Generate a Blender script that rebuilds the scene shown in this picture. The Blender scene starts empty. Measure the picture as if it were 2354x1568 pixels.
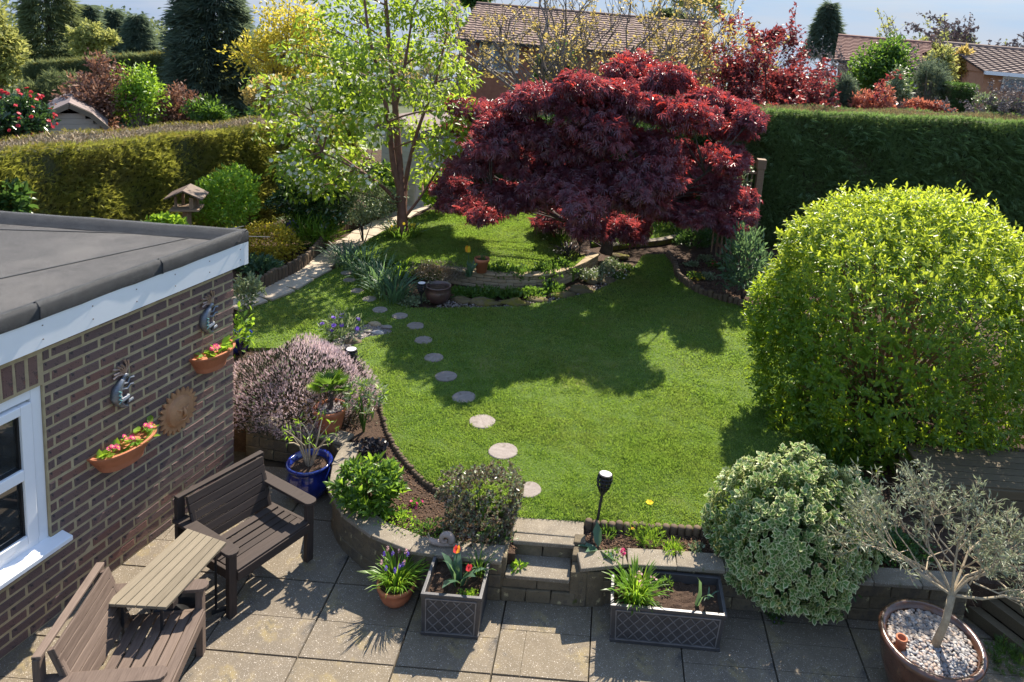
import bpy, math, random
import numpy as np
from mathutils import Vector, Matrix

# ------------------------------------------------------------------ camera, world, sun, exposure
SC = bpy.context.scene
COL = SC.collection
W0, H0 = 2353.0, 1568.0                       # pixel grid in which the photograph was measured
FPX, PITCH, ROLL, PX, PY, CH = 1660.0, math.radians(9.9), math.radians(4.9), 1399.0, 340.0, 5.1
_fw = Vector((0, math.cos(PITCH), -math.sin(PITCH))); _up = Vector((0, math.sin(PITCH), math.cos(PITCH))); _ri = Vector((1, 0, 0))
_R = _ri * math.cos(ROLL) + _up * math.sin(ROLL); _U = -_ri * math.sin(ROLL) + _up * math.cos(ROLL)
cam_d = bpy.data.cameras.new('camera'); cam = bpy.data.objects.new('camera', cam_d); COL.objects.link(cam)
cam.matrix_world = Matrix(((_R.x, _U.x, -_fw.x, 0), (_R.y, _U.y, -_fw.y, 0), (_R.z, _U.z, -_fw.z, CH), (0, 0, 0, 1)))
cam_d.sensor_fit = 'HORIZONTAL'; cam_d.sensor_width = 36.0; cam_d.lens = 36.0 * FPX / W0
cam_d.shift_x = (W0 / 2 - PX) / W0; cam_d.shift_y = -(H0 / 2 - PY) / W0
cam_d.clip_start = 0.1; cam_d.clip_end = 2000
SC.camera = cam
SUN_AZ, SUN_EL = math.radians(16.5), math.radians(47.0)
sun_d = bpy.data.lights.new('sun', 'SUN'); sun_d.energy = 3.5; sun_d.angle = math.radians(0.55); sun_d.color = (1.0, 0.91, 0.76)
sun = bpy.data.objects.new('sun', sun_d); COL.objects.link(sun); sun.location = (0, 0, 30)
_s = Vector((math.sin(SUN_AZ) * math.cos(SUN_EL), math.cos(SUN_AZ) * math.cos(SUN_EL), math.sin(SUN_EL)))
sun.rotation_euler = _s.to_track_quat('Z', 'Y').to_euler()
wd = bpy.data.worlds.new('World'); SC.world = wd; wd.use_nodes = True
_nt = wd.node_tree; _bg = _nt.nodes['Background']
_sky = _nt.nodes.new('ShaderNodeTexSky'); _sky.sky_type = 'NISHITA'; _sky.sun_disc = False
_sky.sun_elevation = SUN_EL; _sky.sun_rotation = SUN_AZ; _sky.air_density = 1.0; _sky.dust_density = 0.15; _sky.ozone_density = 1.0
_tc = _nt.nodes.new('ShaderNodeTexCoord'); _mp = _nt.nodes.new('ShaderNodeMapping'); _mp.inputs['Scale'].default_value = (1.6, 1.6, 9.0)
_nz = _nt.nodes.new('ShaderNodeTexNoise'); _nz.inputs['Scale'].default_value = 2.4; _nz.inputs['Detail'].default_value = 7; _nz.inputs['Roughness'].default_value = .6
_cr = _nt.nodes.new('ShaderNodeValToRGB'); _cr.color_ramp.elements[0].position = .42; _cr.color_ramp.elements[1].position = .75
_cr.color_ramp.elements[0].color = (.95, .95, .95, 1); _cr.color_ramp.elements[1].color = (1, 1, 1, 1)
_mx = _nt.nodes.new('ShaderNodeMix'); _mx.data_type = 'RGBA'; _mx.inputs[7].default_value = (.78, .98, 1.40, 1)
_ln = _nt.links.new
_cc = _nt.nodes.new('ShaderNodeValToRGB'); _cc.color_ramp.elements[0].position = .40; _cc.color_ramp.elements[1].position = .68; _cc.color_ramp.elements[0].color = (.46, .76, 1.30, 1); _cc.color_ramp.elements[1].color = (1.12, 1.24, 1.45, 1)
_ln(_tc.outputs['Generated'], _mp.inputs['Vector']); _ln(_mp.outputs[0], _nz.inputs['Vector']); _ln(_nz.outputs[0], _cr.inputs[0]); _ln(_nz.outputs[0], _cc.inputs[0]); _ln(_cc.outputs[0], _mx.inputs[7])
_sx = _nt.nodes.new('ShaderNodeSeparateXYZ'); _ln(_tc.outputs['Generated'], _sx.inputs[0])
_mr = _nt.nodes.new('ShaderNodeMapRange'); _mr.inputs[1].default_value = .04; _mr.inputs[2].default_value = .55; _mr.inputs[3].default_value = 1.0; _mr.inputs[4].default_value = .62; _ln(_sx.outputs[2], _mr.inputs[0])
_mm = _nt.nodes.new('ShaderNodeMath'); _mm.operation = 'MULTIPLY'; _ln(_cr.outputs[0], _mm.inputs[0]); _ln(_mr.outputs[0], _mm.inputs[1]); _ln(_mm.outputs[0], _mx.inputs[0]); _ln(_sky.outputs[0], _mx.inputs[6]); _ln(_mx.outputs[2], _bg.inputs['Color'])
_bg.inputs['Strength'].default_value = 0.15
SC.view_settings.view_transform = 'Standard'; SC.view_settings.look = 'None'; SC.view_settings.gamma = 1.0
SC.view_settings.exposure = 1.8
try: SC.view_settings.use_curve_mapping = False
except Exception: pass
try:
    SC.cycles.max_bounces = 6; SC.cycles.diffuse_bounces = 3; SC.cycles.transmission_bounces = 4; SC.cycles.transparent_max_bounces = 4
except Exception: pass

# ------------------------------------------------------------------ measuring helpers
CAMP = Vector((0, 0, CH))
def ray(u, v): return _R * ((u - PX) / FPX) - _U * ((v - PY) / FPX) + _fw
def G(u, v, z=0.0):
    d = ray(u, v); return CAMP + d * ((z - CH) / d.z)
def Yp(u, v, y):
    d = ray(u, v); return CAMP + d * (y / d.y)
ZL, ZU = 0.42, 0.68                            # lower and upper lawn level
rnd = random.Random(7); RG = np.random.default_rng(11)

# ------------------------------------------------------------------ object helpers
def tag(o, label=None, cat=None, group=None, kind=None):
    if label: o['label'] = label
    if cat: o['category'] = cat
    if group: o['group'] = group
    if kind: o['kind'] = kind
    return o
def empty(name, loc, label, cat, group=None, rz=0.0):
    o = bpy.data.objects.new(name, None); COL.objects.link(o); o.location = loc; o.rotation_euler = (0, 0, rz)
    o.empty_display_size = .05
    return tag(o, label, cat, group)
def link(name, me, parent=None, loc=(0, 0, 0), rot=None, scale=None):
    o = bpy.data.objects.new(name, me); COL.objects.link(o)
    o.location = loc
    if rot is not None: o.rotation_euler = rot
    if scale is not None: o.scale = scale
    if parent is not None: o.parent = parent
    return o
def wpos(o):
    p = Vector((0, 0, 0))
    while o is not None: p = p + Vector(o.location); o = o.parent
    return p
class MB:
    def __init__(s): s.v = []; s.f = []
    def add(s, vs, fs):
        n = len(s.v); s.v += [tuple(p) for p in vs]; s.f += [tuple(i + n for i in f) for f in fs]; return s
    def box(s, c, sz, rz=0.0, taper=1.0, m=None):
        hx, hy, hz = sz[0] / 2, sz[1] / 2, sz[2] / 2; cs, sn = math.cos(rz), math.sin(rz); vs = []
        for z, k in ((-hz, 1.0), (hz, taper)):
            for x, y in ((-hx, -hy), (hx, -hy), (hx, hy), (-hx, hy)):
                x, y = x * k, y * k; vs.append((c[0] + x * cs - y * sn, c[1] + x * sn + y * cs, c[2] + z))
        if m is not None: vs = [m @ Vector(p) for p in vs]
        return s.add(vs, [(3, 2, 1, 0), (4, 5, 6, 7), (0, 1, 5, 4), (1, 2, 6, 5), (2, 3, 7, 6), (3, 0, 4, 7)])
    def bar(s, a, b, w, h, up=(0, 0, 1)):                     # a box from a to b
        a, b = Vector(a), Vector(b); d = (b - a); L = d.length; d = d / L; sd = d.cross(Vector(up))
        if sd.length < 1e-4: sd = d.cross(Vector((1, 0, 0)))
        sd.normalize(); u = sd.cross(d).normalized(); vs = []
        for t in (a, b):
            for i, j in ((-1, -1), (1, -1), (1, 1), (-1, 1)): vs.append(t + sd * (i * w / 2) + u * (j * h / 2))
        return s.add(vs, [(3, 2, 1, 0), (4, 5, 6, 7), (0, 1, 5, 4), (1, 2, 6, 5), (2, 3, 7, 6), (3, 0, 4, 7)])
    def tube(s, pts, rad, n=6, cap=True):
        pts = [Vector(p) for p in pts]; k = len(pts)
        if not hasattr(rad, '__len__'): rad = [rad] * k
        ref = None; vs = []
        for i, p in enumerate(pts):
            d = (pts[min(i + 1, k - 1)] - pts[max(i - 1, 0)])
            if d.length < 1e-6: d = Vector((0, 0, 1))
            d.normalize()
            if ref is None or abs(ref.dot(d)) > .95: ref = Vector((1, 0, 0)) if abs(d.x) < .8 else Vector((0, 1, 0))
            a = (ref - d * ref.dot(d)).normalized(); b = d.cross(a); ref = a
            for j in range(n):
                t = 2 * math.pi * j / n; vs.append(p + (a * math.cos(t) + b * math.sin(t)) * rad[i])
        fs = [(i * n + j, i * n + (j + 1) % n, (i + 1) * n + (j + 1) % n, (i + 1) * n + j) for i in range(k - 1) for j in range(n)]
        if cap: fs += [tuple(reversed(range(n))), tuple(range((k - 1) * n, k * n))]
        return s.add(vs, fs)
    def lathe(s, prof, n=28, c=(0, 0, 0), sx=1.0, sy=1.0, cap0=False, cap1=False):
        vs = [(c[0] + r * sx * math.cos(2 * math.pi * j / n), c[1] + r * sy * math.sin(2 * math.pi * j / n), c[2] + z) for r, z in prof for j in range(n)]
        k = len(prof); fs = [(i * n + j, i * n + (j + 1) % n, (i + 1) * n + (j + 1) % n, (i + 1) * n + j) for i in range(k - 1) for j in range(n)]
        if cap0: fs.append(tuple(reversed(range(n))))
        if cap1: fs.append(tuple(range((k - 1) * n, k * n)))
        return s.add(vs, fs)
    def prism(s, poly, z0, z1):
        n = len(poly); vs = [(x, y, z0) for x, y in poly] + [(x, y, z1) for x, y in poly]
        a = sum(poly[i][0] * poly[(i + 1) % n][1] - poly[(i + 1) % n][0] * poly[i][1] for i in range(n))
        fs = [tuple(reversed(range(n))), tuple(range(n, 2 * n))] + [(i, (i + 1) % n, n + (i + 1) % n, n + i) for i in range(n)]
        if a < 0: fs = [tuple(reversed(f)) for f in fs]
        return s.add(vs, fs)
    def mesh(s, name, mat, smooth=False):
        me = bpy.data.meshes.new(name); me.from_pydata(s.v, [], s.f); me.materials.append(mat)
        if smooth: me.polygons.foreach_set('use_smooth', [True] * len(me.polygons))
        me.update(); return me
    def build(s, name, mat, parent=None, smooth=False, local=False, bevel=0.0):
        if parent is not None and not local:                  # vertices were given in world space
            p = wpos(parent); s.v = [(x - p.x, y - p.y, z - p.z) for x, y, z in s.v]
        o = link(name, s.mesh(name, mat, smooth), parent)
        if bevel: 
            b = o.modifiers.new('bevel', 'BEVEL'); b.width = bevel; b.segments = 2; b.limit_method = 'ANGLE'; b.angle_limit = .6
        return o
def npmesh(name, V, F, mat, parent=None, smooth=False):
    V = np.ascontiguousarray(V, dtype=np.float32); F = np.ascontiguousarray(F, dtype=np.int32); k = F.shape[1]
    if parent is not None:
        p = wpos(parent); V = V - np.array([p.x, p.y, p.z], dtype=np.float32)
    me = bpy.data.meshes.new(name); me.vertices.add(len(V)); me.vertices.foreach_set('co', V.ravel())
    me.loops.add(F.size); me.loops.foreach_set('vertex_index', F.ravel())
    me.polygons.add(len(F)); me.polygons.foreach_set('loop_start', np.arange(0, F.size, k, dtype=np.int32))
    me.polygons.foreach_set('loop_total', np.full(len(F), k, dtype=np.int32))
    if smooth: me.polygons.foreach_set('use_smooth', np.ones(len(F), dtype=bool))
    me.materials.append(mat); me.update(calc_edges=True)
    return link(name, me, parent)

# ------------------------------------------------------------------ materials
def nodes(name):
    m = bpy.data.materials.new(name); m.use_nodes = True; nt = m.node_tree
    return m, nt, nt.nodes['Principled BSDF'], nt.nodes['Material Output']
def N(nt, t, **k):
    n = nt.nodes.new(t)
    for a, b in k.items():
        if a in n.inputs: n.inputs[a].default_value = b
        else: setattr(n, a, b)
    return n
def ramp(nt, src, stops):
    r = nt.nodes.new('ShaderNodeValToRGB'); e = r.color_ramp.elements
    while len(e) > 1: e.remove(e[-1])
    e[0].position = stops[0][0]; e[0].color = (*stops[0][1], 1)
    for p, c in stops[1:]:
        x = e.new(p); x.color = (*c, 1)
    nt.links.new(src, r.inputs[0]); return r.outputs[0]
def mixc(nt, fac, a, b, mode='MIX'):
    m = nt.nodes.new('ShaderNodeMix'); m.data_type = 'RGBA'; m.blend_type = mode
    for i, x in ((0, fac), (6, a), (7, b)):
        if isinstance(x, (int, float)): m.inputs[i].default_value = x
        elif isinstance(x, tuple): m.inputs[i].default_value = (*x, 1)
        else: nt.links.new(x, m.inputs[i])
    return m.outputs[2]
def noise(nt, scale, detail=4, rough=.6, coord='Object', stretch=None, kind='ShaderNodeTexNoise'):
    tc = nt.nodes.new('ShaderNodeTexCoord'); o = tc.outputs[coord]
    if stretch:
        mp = nt.nodes.new('ShaderNodeMapping'); mp.inputs['Scale'].default_value = stretch; nt.links.new(o, mp.inputs[0]); o = mp.outputs[0]
    n = nt.nodes.new(kind); n.inputs['Scale'].default_value = scale
    if 'Detail' in n.inputs and kind == 'ShaderNodeTexNoise': n.inputs['Detail'].default_value = detail; n.inputs['Roughness'].default_value = rough
    nt.links.new(o, n.inputs['Vector']); return n.outputs[0]
def bump(nt, b, h, strength, dist=.01):
    n = nt.nodes.new('ShaderNodeBump'); n.inputs['Strength'].default_value = strength; n.inputs['Distance'].default_value = dist
    nt.links.new(h, n.inputs['Height']); nt.links.new(n.outputs[0], b.inputs['Normal'])
def rough_mat(name, c0, c1, scale=12, rough=.85, bstr=.4, bscale=60, spots=None, rand=None, stretch=None, spec=.3, dist=.006, patch=None, coord='Object'):
    m, nt, b, out = nodes(name)
    col = ramp(nt, noise(nt, scale, 6, .65, coord, stretch), [(.3, c0), (.7, c1)])
    if rand:                                                    # a tint for each separate object
        oi = nt.nodes.new('ShaderNodeObjectInfo'); col = mixc(nt, rand[0], col, ramp(nt, oi.outputs['Random'], rand[1]))
    if patch:                                                   # (scale, lo, hi, colour): stains with a shape of their own
        for sc, lo, hi, pc in patch: col = mixc(nt, ramp(nt, noise(nt, sc, 5, .6, coord), [(lo, (0, 0, 0)), (hi, (1, 1, 1))]), col, pc)
    if spots:                                                   # (scale, threshold, colour)
        for sc, th, pc in spots:
            f = ramp(nt, noise(nt, sc, 2, .5, coord, None, 'ShaderNodeTexVoronoi'), [(th, (1, 1, 1)), (th + .06, (0, 0, 0))]); col = mixc(nt, f, col, pc)
    nt.links.new(col, b.inputs['Base Color']); b.inputs['Roughness'].default_value = rough; b.inputs['Specular IOR Level'].default_value = spec
    if bstr: bump(nt, b, noise(nt, bscale, 6, .7, coord, stretch), bstr, dist)
    return m
def leaf_mat(name, stops, trans=None, tfac=.45, rough=.45, spec=.35, clump=None, clump_scale=2.5, clump2=None):
    m, nt, b, out = nodes(name)
    geo = nt.nodes.new('ShaderNodeNewGeometry')
    k = len(stops); col = ramp(nt, geo.outputs['Random Per Island'], [(i / max(1, k - 1) * .96 + .02, c) for i, c in enumerate(stops)])
    if clump: col = mixc(nt, ramp(nt, noise(nt, clump_scale, 3, .6), [(.42, (0, 0, 0)), (.62, (1, 1, 1))]), col, clump)
    if clump2: col = mixc(nt, ramp(nt, noise(nt, clump_scale * 5, 4, .65), [(.5, (0, 0, 0)), (.68, (.8, .8, .8))]), col, clump2)
    nt.links.new(col, b.inputs['Base Color']); b.inputs['Roughness'].default_value = rough; b.inputs['Specular IOR Level'].default_value = spec
    if tfac:
        t = nt.nodes.new('ShaderNodeBsdfTranslucent'); tint = mixc(nt, .75, col, trans) if trans else col
        nt.links.new(tint, t.inputs['Color'])
        mx = nt.nodes.new('ShaderNodeMixShader'); mx.inputs[0].default_value = tfac
        nt.links.new(b.outputs[0], mx.inputs[1]); nt.links.new(t.outputs[0], mx.inputs[2]); nt.links.new(mx.outputs[0], out.inputs['Surface'])
    return m
def plain(name, c, rough=.5, spec=.4, metal=0.0, bstr=0, bscale=80, coat=0.0, var=.12):
    m, nt, b, out = nodes(name)
    c2 = tuple(max(0, x * (1 - var * 2)) for x in c)
    nt.links.new(ramp(nt, noise(nt, 9, 5, .65), [(.3, c2), (.65, c)]), b.inputs['Base Color'])
    b.inputs['Roughness'].default_value = rough; b.inputs['Specular IOR Level'].default_value = spec; b.inputs['Metallic'].default_value = metal; b.inputs['Coat Weight'].default_value = coat
    if bstr: bump(nt, b, noise(nt, bscale, 5, .65), bstr, .004)
    return m
M = {}
M['soil'] = rough_mat('soil', (.035, .02, .013), (.085, .05, .032), 14, .95, .9, 45, dist=.03, spots=[(70, .14, (.16, .11, .075))])
M['lawn'] = rough_mat('lawn', (.045, .085, .012), (.085, .13, .022), 3.2, .95, .5, 90, patch=[(1.1, .55, .7, (.13, .14, .035))])
M['ground'] = rough_mat('ground', (.03, .045, .015), (.07, .08, .03), .3, .95, .2, 8)
M['slab'] = rough_mat('slab', (.105, .083, .06), (.185, .147, .105), 5, .9, .5, 70, rand=(.35, [(0, (.11, .098, .085)), (.5, (.19, .165, .13)), (1, (.18, .15, .10))]),
    patch=[(2.6, .56, .68, (.23, .18, .09)), (3.7, .58, .70, (.075, .068, .062))], spots=[(95, .15, (.48, .43, .38)), (60, .10, (.06, .055, .05)), (34, .10, (.42, .37, .32))])
M['joint'] = rough_mat('joint_earth', (.03, .026, .02), (.06, .05, .035), 20, .95, .5, 60)
M['brick'] = rough_mat('brick', (.12, .075, .068), (.19, .125, .11), 9, .9, .8, 55, rand=(.55, [(0, (.085, .065, .068)), (.3, (.14, .095, .088)), (.6, (.17, .108, .092)), (.85, (.23, .10, .07)), (1, (.10, .075, .078))]),
    patch=[(16, .58, .68, (.045, .04, .045)), (7, .62, .70, (.24, .10, .07))], spots=[(70, .16, (.04, .036, .04))], dist=.008)
M['mortar'] = rough_mat('mortar', (.31, .25, .15), (.44, .36, .225), 12, .95, .5, 120)
M['felt'] = rough_mat('roof_felt', (.034, .032, .032), (.06, .056, .054), 4, .8, .7, 320, spots=[(330, .2, (.30, .30, .31))], dist=.004, patch=[(1.4, .52, .7, (.08, .074, .07))])
M['feltedge'] = rough_mat('felt_edge', (.022, .023, .025), (.042, .043, .046), 6, .75, .8, 240, spots=[(300, .16, (.26, .27, .28))], dist=.006)
M['upvc'] = plain('white_upvc', (.80, .81, .84), .28, .5, var=.015)
M['glass'] = plain('window_glass', (.03, .035, .038), .03, 1.0, var=.3, coat=1.0)
M['gasket'] = plain('black_gasket', (.012, .012, .014), .5)
M['screw'] = plain('brown_screw', (.16, .10, .06), .5)
def wood(name, c0, c1, knots=True, rough=.75):
    m, nt, b, out = nodes(name)
    g = noise(nt, 3.0, 9, .7, 'Object', (2.0, 26.0, 26.0)); col = ramp(nt, g, [(.25, c0), (.7, c1)])
    oi = nt.nodes.new('ShaderNodeObjectInfo'); col = mixc(nt, .4, col, ramp(nt, oi.outputs['Random'], [(0, c0), (1, c1)]))
    if knots:
        f = ramp(nt, noise(nt, 4.2, 2, .5, 'Object', (1.0, 2.2, 2.2), 'ShaderNodeTexVoronoi'), [(.05, (1, 1, 1)), (.13, (0, 0, 0))]); col = mixc(nt, f, col, tuple(x * .35 for x in c0))
    nt.links.new(col, b.inputs['Base Color']); b.inputs['Roughness'].default_value = rough; b.inputs['Specular IOR Level'].default_value = .3
    bump(nt, b, g, .5, .003); return m
M['darkwood'] = wood('dark_stained_wood', (.018, .012, .010), (.062, .045, .038))
M['midwood'] = wood('faded_wood', (.055, .036, .028), (.185, .135, .108))
M['palewood'] = wood('weathered_wood', (.105, .085, .058), (.235, .195, .14))
M['log'] = wood('edging_log', (.055, .038, .026), (.15, .105, .068), False, .85)
M['post'] = wood('post_wood', (.16, .10, .065), (.30, .21, .14), False)
M['sleeper'] = wood('decking_wood', (.06, .045, .026), (.13, .10, .06), False)
M['bark'] = rough_mat('cherry_bark', (.11, .055, .04), (.22, .12, .09), 14, .8, .6, 30, stretch=(1, 1, .5))
M['greybark'] = rough_mat('grey_bark', (.12, .10, .085), (.26, .22, .19), 14, .85, .6, 30)
M['palebark'] = rough_mat('olive_bark', (.26, .20, .13), (.44, .36, .25), 20, .8, .5, 60)
M['darkbark'] = rough_mat('dark_bark', (.035, .026, .024), (.09, .07, .06), 14, .9, .6, 30)
M['terra'] = plain('terracotta', (.42, .15, .075), .7, .3, bstr=.25, var=.14)
M['terrapale'] = plain('pale_terracotta', (.46, .24, .12), .75, .3, bstr=.35, var=.16)
M['blueglaze'] = plain('cobalt_glaze', (.012, .028, .22), .12, .6, coat=.6, var=.3)
M['brownglaze'] = plain('brown_glaze', (.12, .055, .035), .25, .5, coat=.4, var=.25)
M['plumglaze'] = plain('plum_glaze', (.10, .055, .05), .3, .5, coat=.3, var=.2)
M['lead'] = plain('faux_lead', (.075, .072, .075), .42, .5, metal=.35, bstr=.2, var=.15)
M['leadlight'] = plain('rubbed_lead', (.20, .19, .19), .45, .5, metal=.3, var=.2)
M['black'] = plain('black_plastic', (.018, .018, .02), .45, .4)
M['lens'] = plain('solar_panel_lens', (.66, .60, .62), .3, .5, var=.05)
M['whiteplastic'] = plain('white_plastic', (.78, .77, .74), .4, .4, var=.03)
M['metalblue'] = plain('painted_tin', (.24, .26, .30), .38, .5, metal=.6, bstr=.6, bscale=120, var=.3)
M['copper'] = plain('coppery_tin', (.42, .30, .24), .4, .5, metal=.5, var=.2)
M['teal'] = plain('teal_paint', (.14, .36, .38), .5)
M['wallstone'] = rough_mat('retaining_block', (.085, .066, .042), (.165, .13, .083), 6, .92, .9, 40, rand=(.15, [(0, (.11, .09, .06)), (.5, (.18, .145, .09)), (1, (.14, .12, .095))]),
    patch=[(3.5, .55, .68, (.07, .06, .05)), (9, .64, .7, (.36, .30, .17)), (5, .66, .73, (.07, .075, .02))], spots=[(60, .12, (.03, .028, .025))], dist=.012)
M['coping'] = rough_mat('coping_stone', (.13, .107, .08), (.225, .187, .138), 7, .9, .6, 60, rand=(.25, [(0, (.16, .135, .105)), (1, (.26, .225, .18))]), patch=[(4, .58, .68, (.15, .13, .10)), (2.2, .62, .68, (.10, .10, .03))], spots=[(80, .14, (.50, .46, .40))], dist=.008)
M['stone'] = rough_mat('stepping_stone', (.16, .13, .115), (.29, .25, .225), 7, .88, .7, 40, spots=[(50, .12, (.12, .10, .085))], stretch=(1, 3, 1), rand=(.3, [(0, (.15, .12, .10)), (1, (.30, .26, .24))]), patch=[(5, .6, .7, (.10, .085, .06))])
M['pathstone'] = rough_mat('path_slab', (.30, .25, .195), (.46, .39, .31), 5, .9, .5, 50, rand=(.3, [(0, (.28, .22, .17)), (1, (.46, .38, .29))]))
M['sandstone'] = rough_mat('sandstone', (.24, .18, .11), (.40, .32, .21), 7, .9, .8, 35, rand=(.3, [(0, (.24, .17, .10)), (1, (.40, .33, .23))]), dist=.012)
M['mossrock'] = rough_mat('mossy_rock', (.08, .062, .035), (.16, .125, .07), 5, .92, .9, 30, patch=[(3.2, .46, .6, (.13, .115, .018))], dist=.015)
M['pebble'] = rough_mat('pebble', (.18, .17, .17), (.32, .30, .29), 6, .5, .1, 60, rand=(.8, [(0, (.11, .115, .14)), (.25, (.22, .20, .19)), (.5, (.30, .20, .15)), (.75, (.19, .20, .23)), (1, (.44, .40, .36))]))
M['gravel'] = leaf_mat('gravel', [(.11, .11, .12), (.25, .22, .20), (.20, .15, .12), (.36, .33, .31)], tfac=0, rough=.6)
M['pinkstone'] = rough_mat('snail_stone', (.26, .20, .17), (.36, .29, .25), 20, .85, .5, 80)
M['crumb'] = leaf_mat('soil_crumbs', [(.04, .024, .016), (.09, .055, .036), (.16, .10, .065), (.06, .035, .024)], tfac=0, rough=.95, spec=.1)
# foliage
L = {}
L['grass'] = leaf_mat('grass_blades', [(.105, .19, .03), (.155, .26, .042), (.205, .30, .06), (.28, .32, .10)], (.32, .48, .055), .5, .5, .35, clump=(.25, .28, .075), clump_scale=1.3, clump2=(.085, .165, .03))
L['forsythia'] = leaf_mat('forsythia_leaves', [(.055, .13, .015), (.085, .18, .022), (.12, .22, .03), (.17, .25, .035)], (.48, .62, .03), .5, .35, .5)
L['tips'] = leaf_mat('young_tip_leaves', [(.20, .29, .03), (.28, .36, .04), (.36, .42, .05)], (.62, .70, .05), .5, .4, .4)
L['maple'] = leaf_mat('maple_leaves', [(.11, .05, .078), (.16, .062, .09), (.22, .068, .088), (.28, .072, .085)], (.66, .10, .09), .36, .34, 1.0, clump=(.14, .062, .095), clump_scale=1.6)
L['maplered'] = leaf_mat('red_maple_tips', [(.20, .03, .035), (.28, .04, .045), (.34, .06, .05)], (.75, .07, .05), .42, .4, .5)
L['cherry'] = leaf_mat('cherry_leaves', [(.11, .19, .02), (.16, .25, .028), (.22, .31, .04)], (.48, .62, .05), .5, .4, .3)
L['blossom'] = leaf_mat('white_blossom', [(.70, .70, .60), (.80, .79, .72), (.72, .74, .58)], (.8, .8, .7), .35, .7, .2)
L['conifer'] = leaf_mat('hedge_sprays', [(.11, .14, .026), (.17, .19, .036), (.23, .24, .048), (.29, .28, .065)], (.46, .47, .07), .45, .6, .25, clump=(.18, .165, .05), clump_scale=1.2)
L['coniferR'] = leaf_mat('leylandii_sprays', [(.08, .135, .05), (.115, .18, .064), (.15, .22, .08), (.115, .185, .095)], (.27, .42, .10), .40, .6, .25)
L['hedgetop'] = leaf_mat('clipped_brown_tips', [(.30, .22, .12), (.36, .27, .16), (.22, .17, .08), (.30, .26, .12)], (.35, .28, .12), .25, .8, .2)
L['twigs'] = leaf_mat('bare_clipped_twigs', [(.36, .28, .19), (.46, .37, .26), (.27, .21, .13)], tfac=0, rough=.8)
L['bright'] = leaf_mat('bright_green_leaves', [(.09, .20, .02), (.14, .27, .03), (.20, .34, .045)], (.45, .66, .05), .45, .4, .4)
L['spirea'] = leaf_mat('golden_spirea_leaves', [(.42, .38, .05), (.52, .46, .06), (.44, .30, .05), (.36, .38, .05)], (.80, .68, .08), .5, .45, .3)
L['glossy'] = leaf_mat('glossy_dark_leaves', [(.03, .07, .025), (.045, .095, .032), (.06, .12, .04)], (.14, .26, .05), .22, .2, .7)
L['silver'] = leaf_mat('silvery_leaves', [(.11, .16, .085), (.17, .22, .12), (.25, .29, .18)], (.28, .36, .14), .3, .4, .4)
L['mid'] = leaf_mat('mid_green_leaves', [(.035, .085, .018), (.06, .125, .025), (.09, .165, .03)], (.22, .38, .04), .4, .4, .4)
L['deep'] = leaf_mat('deep_green_leaves', [(.028, .068, .022), (.045, .10, .03), (.065, .13, .04)], (.16, .30, .05), .35, .35, .4)
L['bluegreen'] = leaf_mat('blue_green_blades', [(.045, .10, .06), (.07, .14, .085), (.10, .18, .10)], (.22, .36, .12), .4, .4, .4)
L['vari'] = leaf_mat('variegated_leaf_rims', [(.56, .58, .30), (.70, .70, .42), (.46, .50, .22)], (.78, .78, .38), .42, .4, .4)
L['varic'] = leaf_mat('variegated_leaf_centres', [(.07, .16, .04), (.11, .21, .06), (.16, .27, .08)], (.32, .50, .10), .40, .4, .4)
L['olive'] = leaf_mat('olive_leaves', [(.13, .16, .095), (.20, .23, .15), (.28, .30, .22)], (.32, .36, .2), .3, .45, .4)
L['heather'] = leaf_mat('heather_flowers', [(.60, .42, .46), (.72, .56, .59), (.80, .68, .69), (.50, .33, .37)], (.74, .58, .6), .40, .8, .2)
L['heatherd'] = leaf_mat('heather_stems', [(.025, .035, .018), (.05, .055, .03), (.06, .045, .035)], tfac=.15, rough=.8)
L['hebe'] = leaf_mat('bronzed_leaves', [(.11, .08, .06), (.17, .12, .10), (.09, .11, .05), (.28, .23, .19)], (.22, .16, .06), .25, .3, .6)
L['black'] = leaf_mat('black_grass', [(.012, .012, .016), (.03, .028, .035), (.05, .045, .05)], tfac=.05, rough=.4)
L['beech'] = leaf_mat('brown_beech_leaves', [(.16, .085, .06), (.23, .12, .085), (.30, .17, .12), (.12, .065, .05)], (.34, .16, .09), .3, .6, .3)
L['farconifer'] = leaf_mat('far_conifer_sprays', [(.075, .115, .085), (.10, .145, .105), (.13, .17, .12)], (.22, .28, .16), .35, .7, .2)  # lightened and bluish: distance haze is put into the leaf colour
L['cypress'] = leaf_mat('dull_conifer_sprays', [(.09, .125, .06), (.125, .16, .075), (.16, .19, .09)], (.28, .32, .12), .35, .7, .2)
L['willow'] = leaf_mat('willow_leaves', [(.22, .25, .07), (.30, .32, .10), (.26, .27, .12)], (.5, .5, .14), .45, .6, .2)
L['gold'] = leaf_mat('golden_young_leaves', [(.36, .26, .09), (.46, .34, .11), (.40, .33, .08), (.30, .20, .08)], (.68, .52, .14), .45, .5, .3)
L['plum'] = leaf_mat('plum_leaves', [(.11, .03, .035), (.16, .04, .045), (.21, .055, .055)], (.48, .08, .07), .35, .45, .4)
L['photinia'] = leaf_mat('salmon_leaves', [(.42, .13, .09), (.52, .20, .14), (.36, .10, .06)], (.7, .25, .14), .35, .4, .4)
L['greytwig'] = leaf_mat('grey_twigs', [(.16, .13, .13), (.22, .18, .17), (.12, .10, .10)], tfac=.1, rough=.8)
L['red'] = leaf_mat('red_petals', [(.50, .03, .05), (.60, .07, .10)], (.8, .08, .08), .3, .5, .3)
L['pink'] = leaf_mat('magenta_petals', [(.55, .03, .16), (.66, .06, .22)], (.8, .1, .3), .3, .5, .3)
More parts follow.
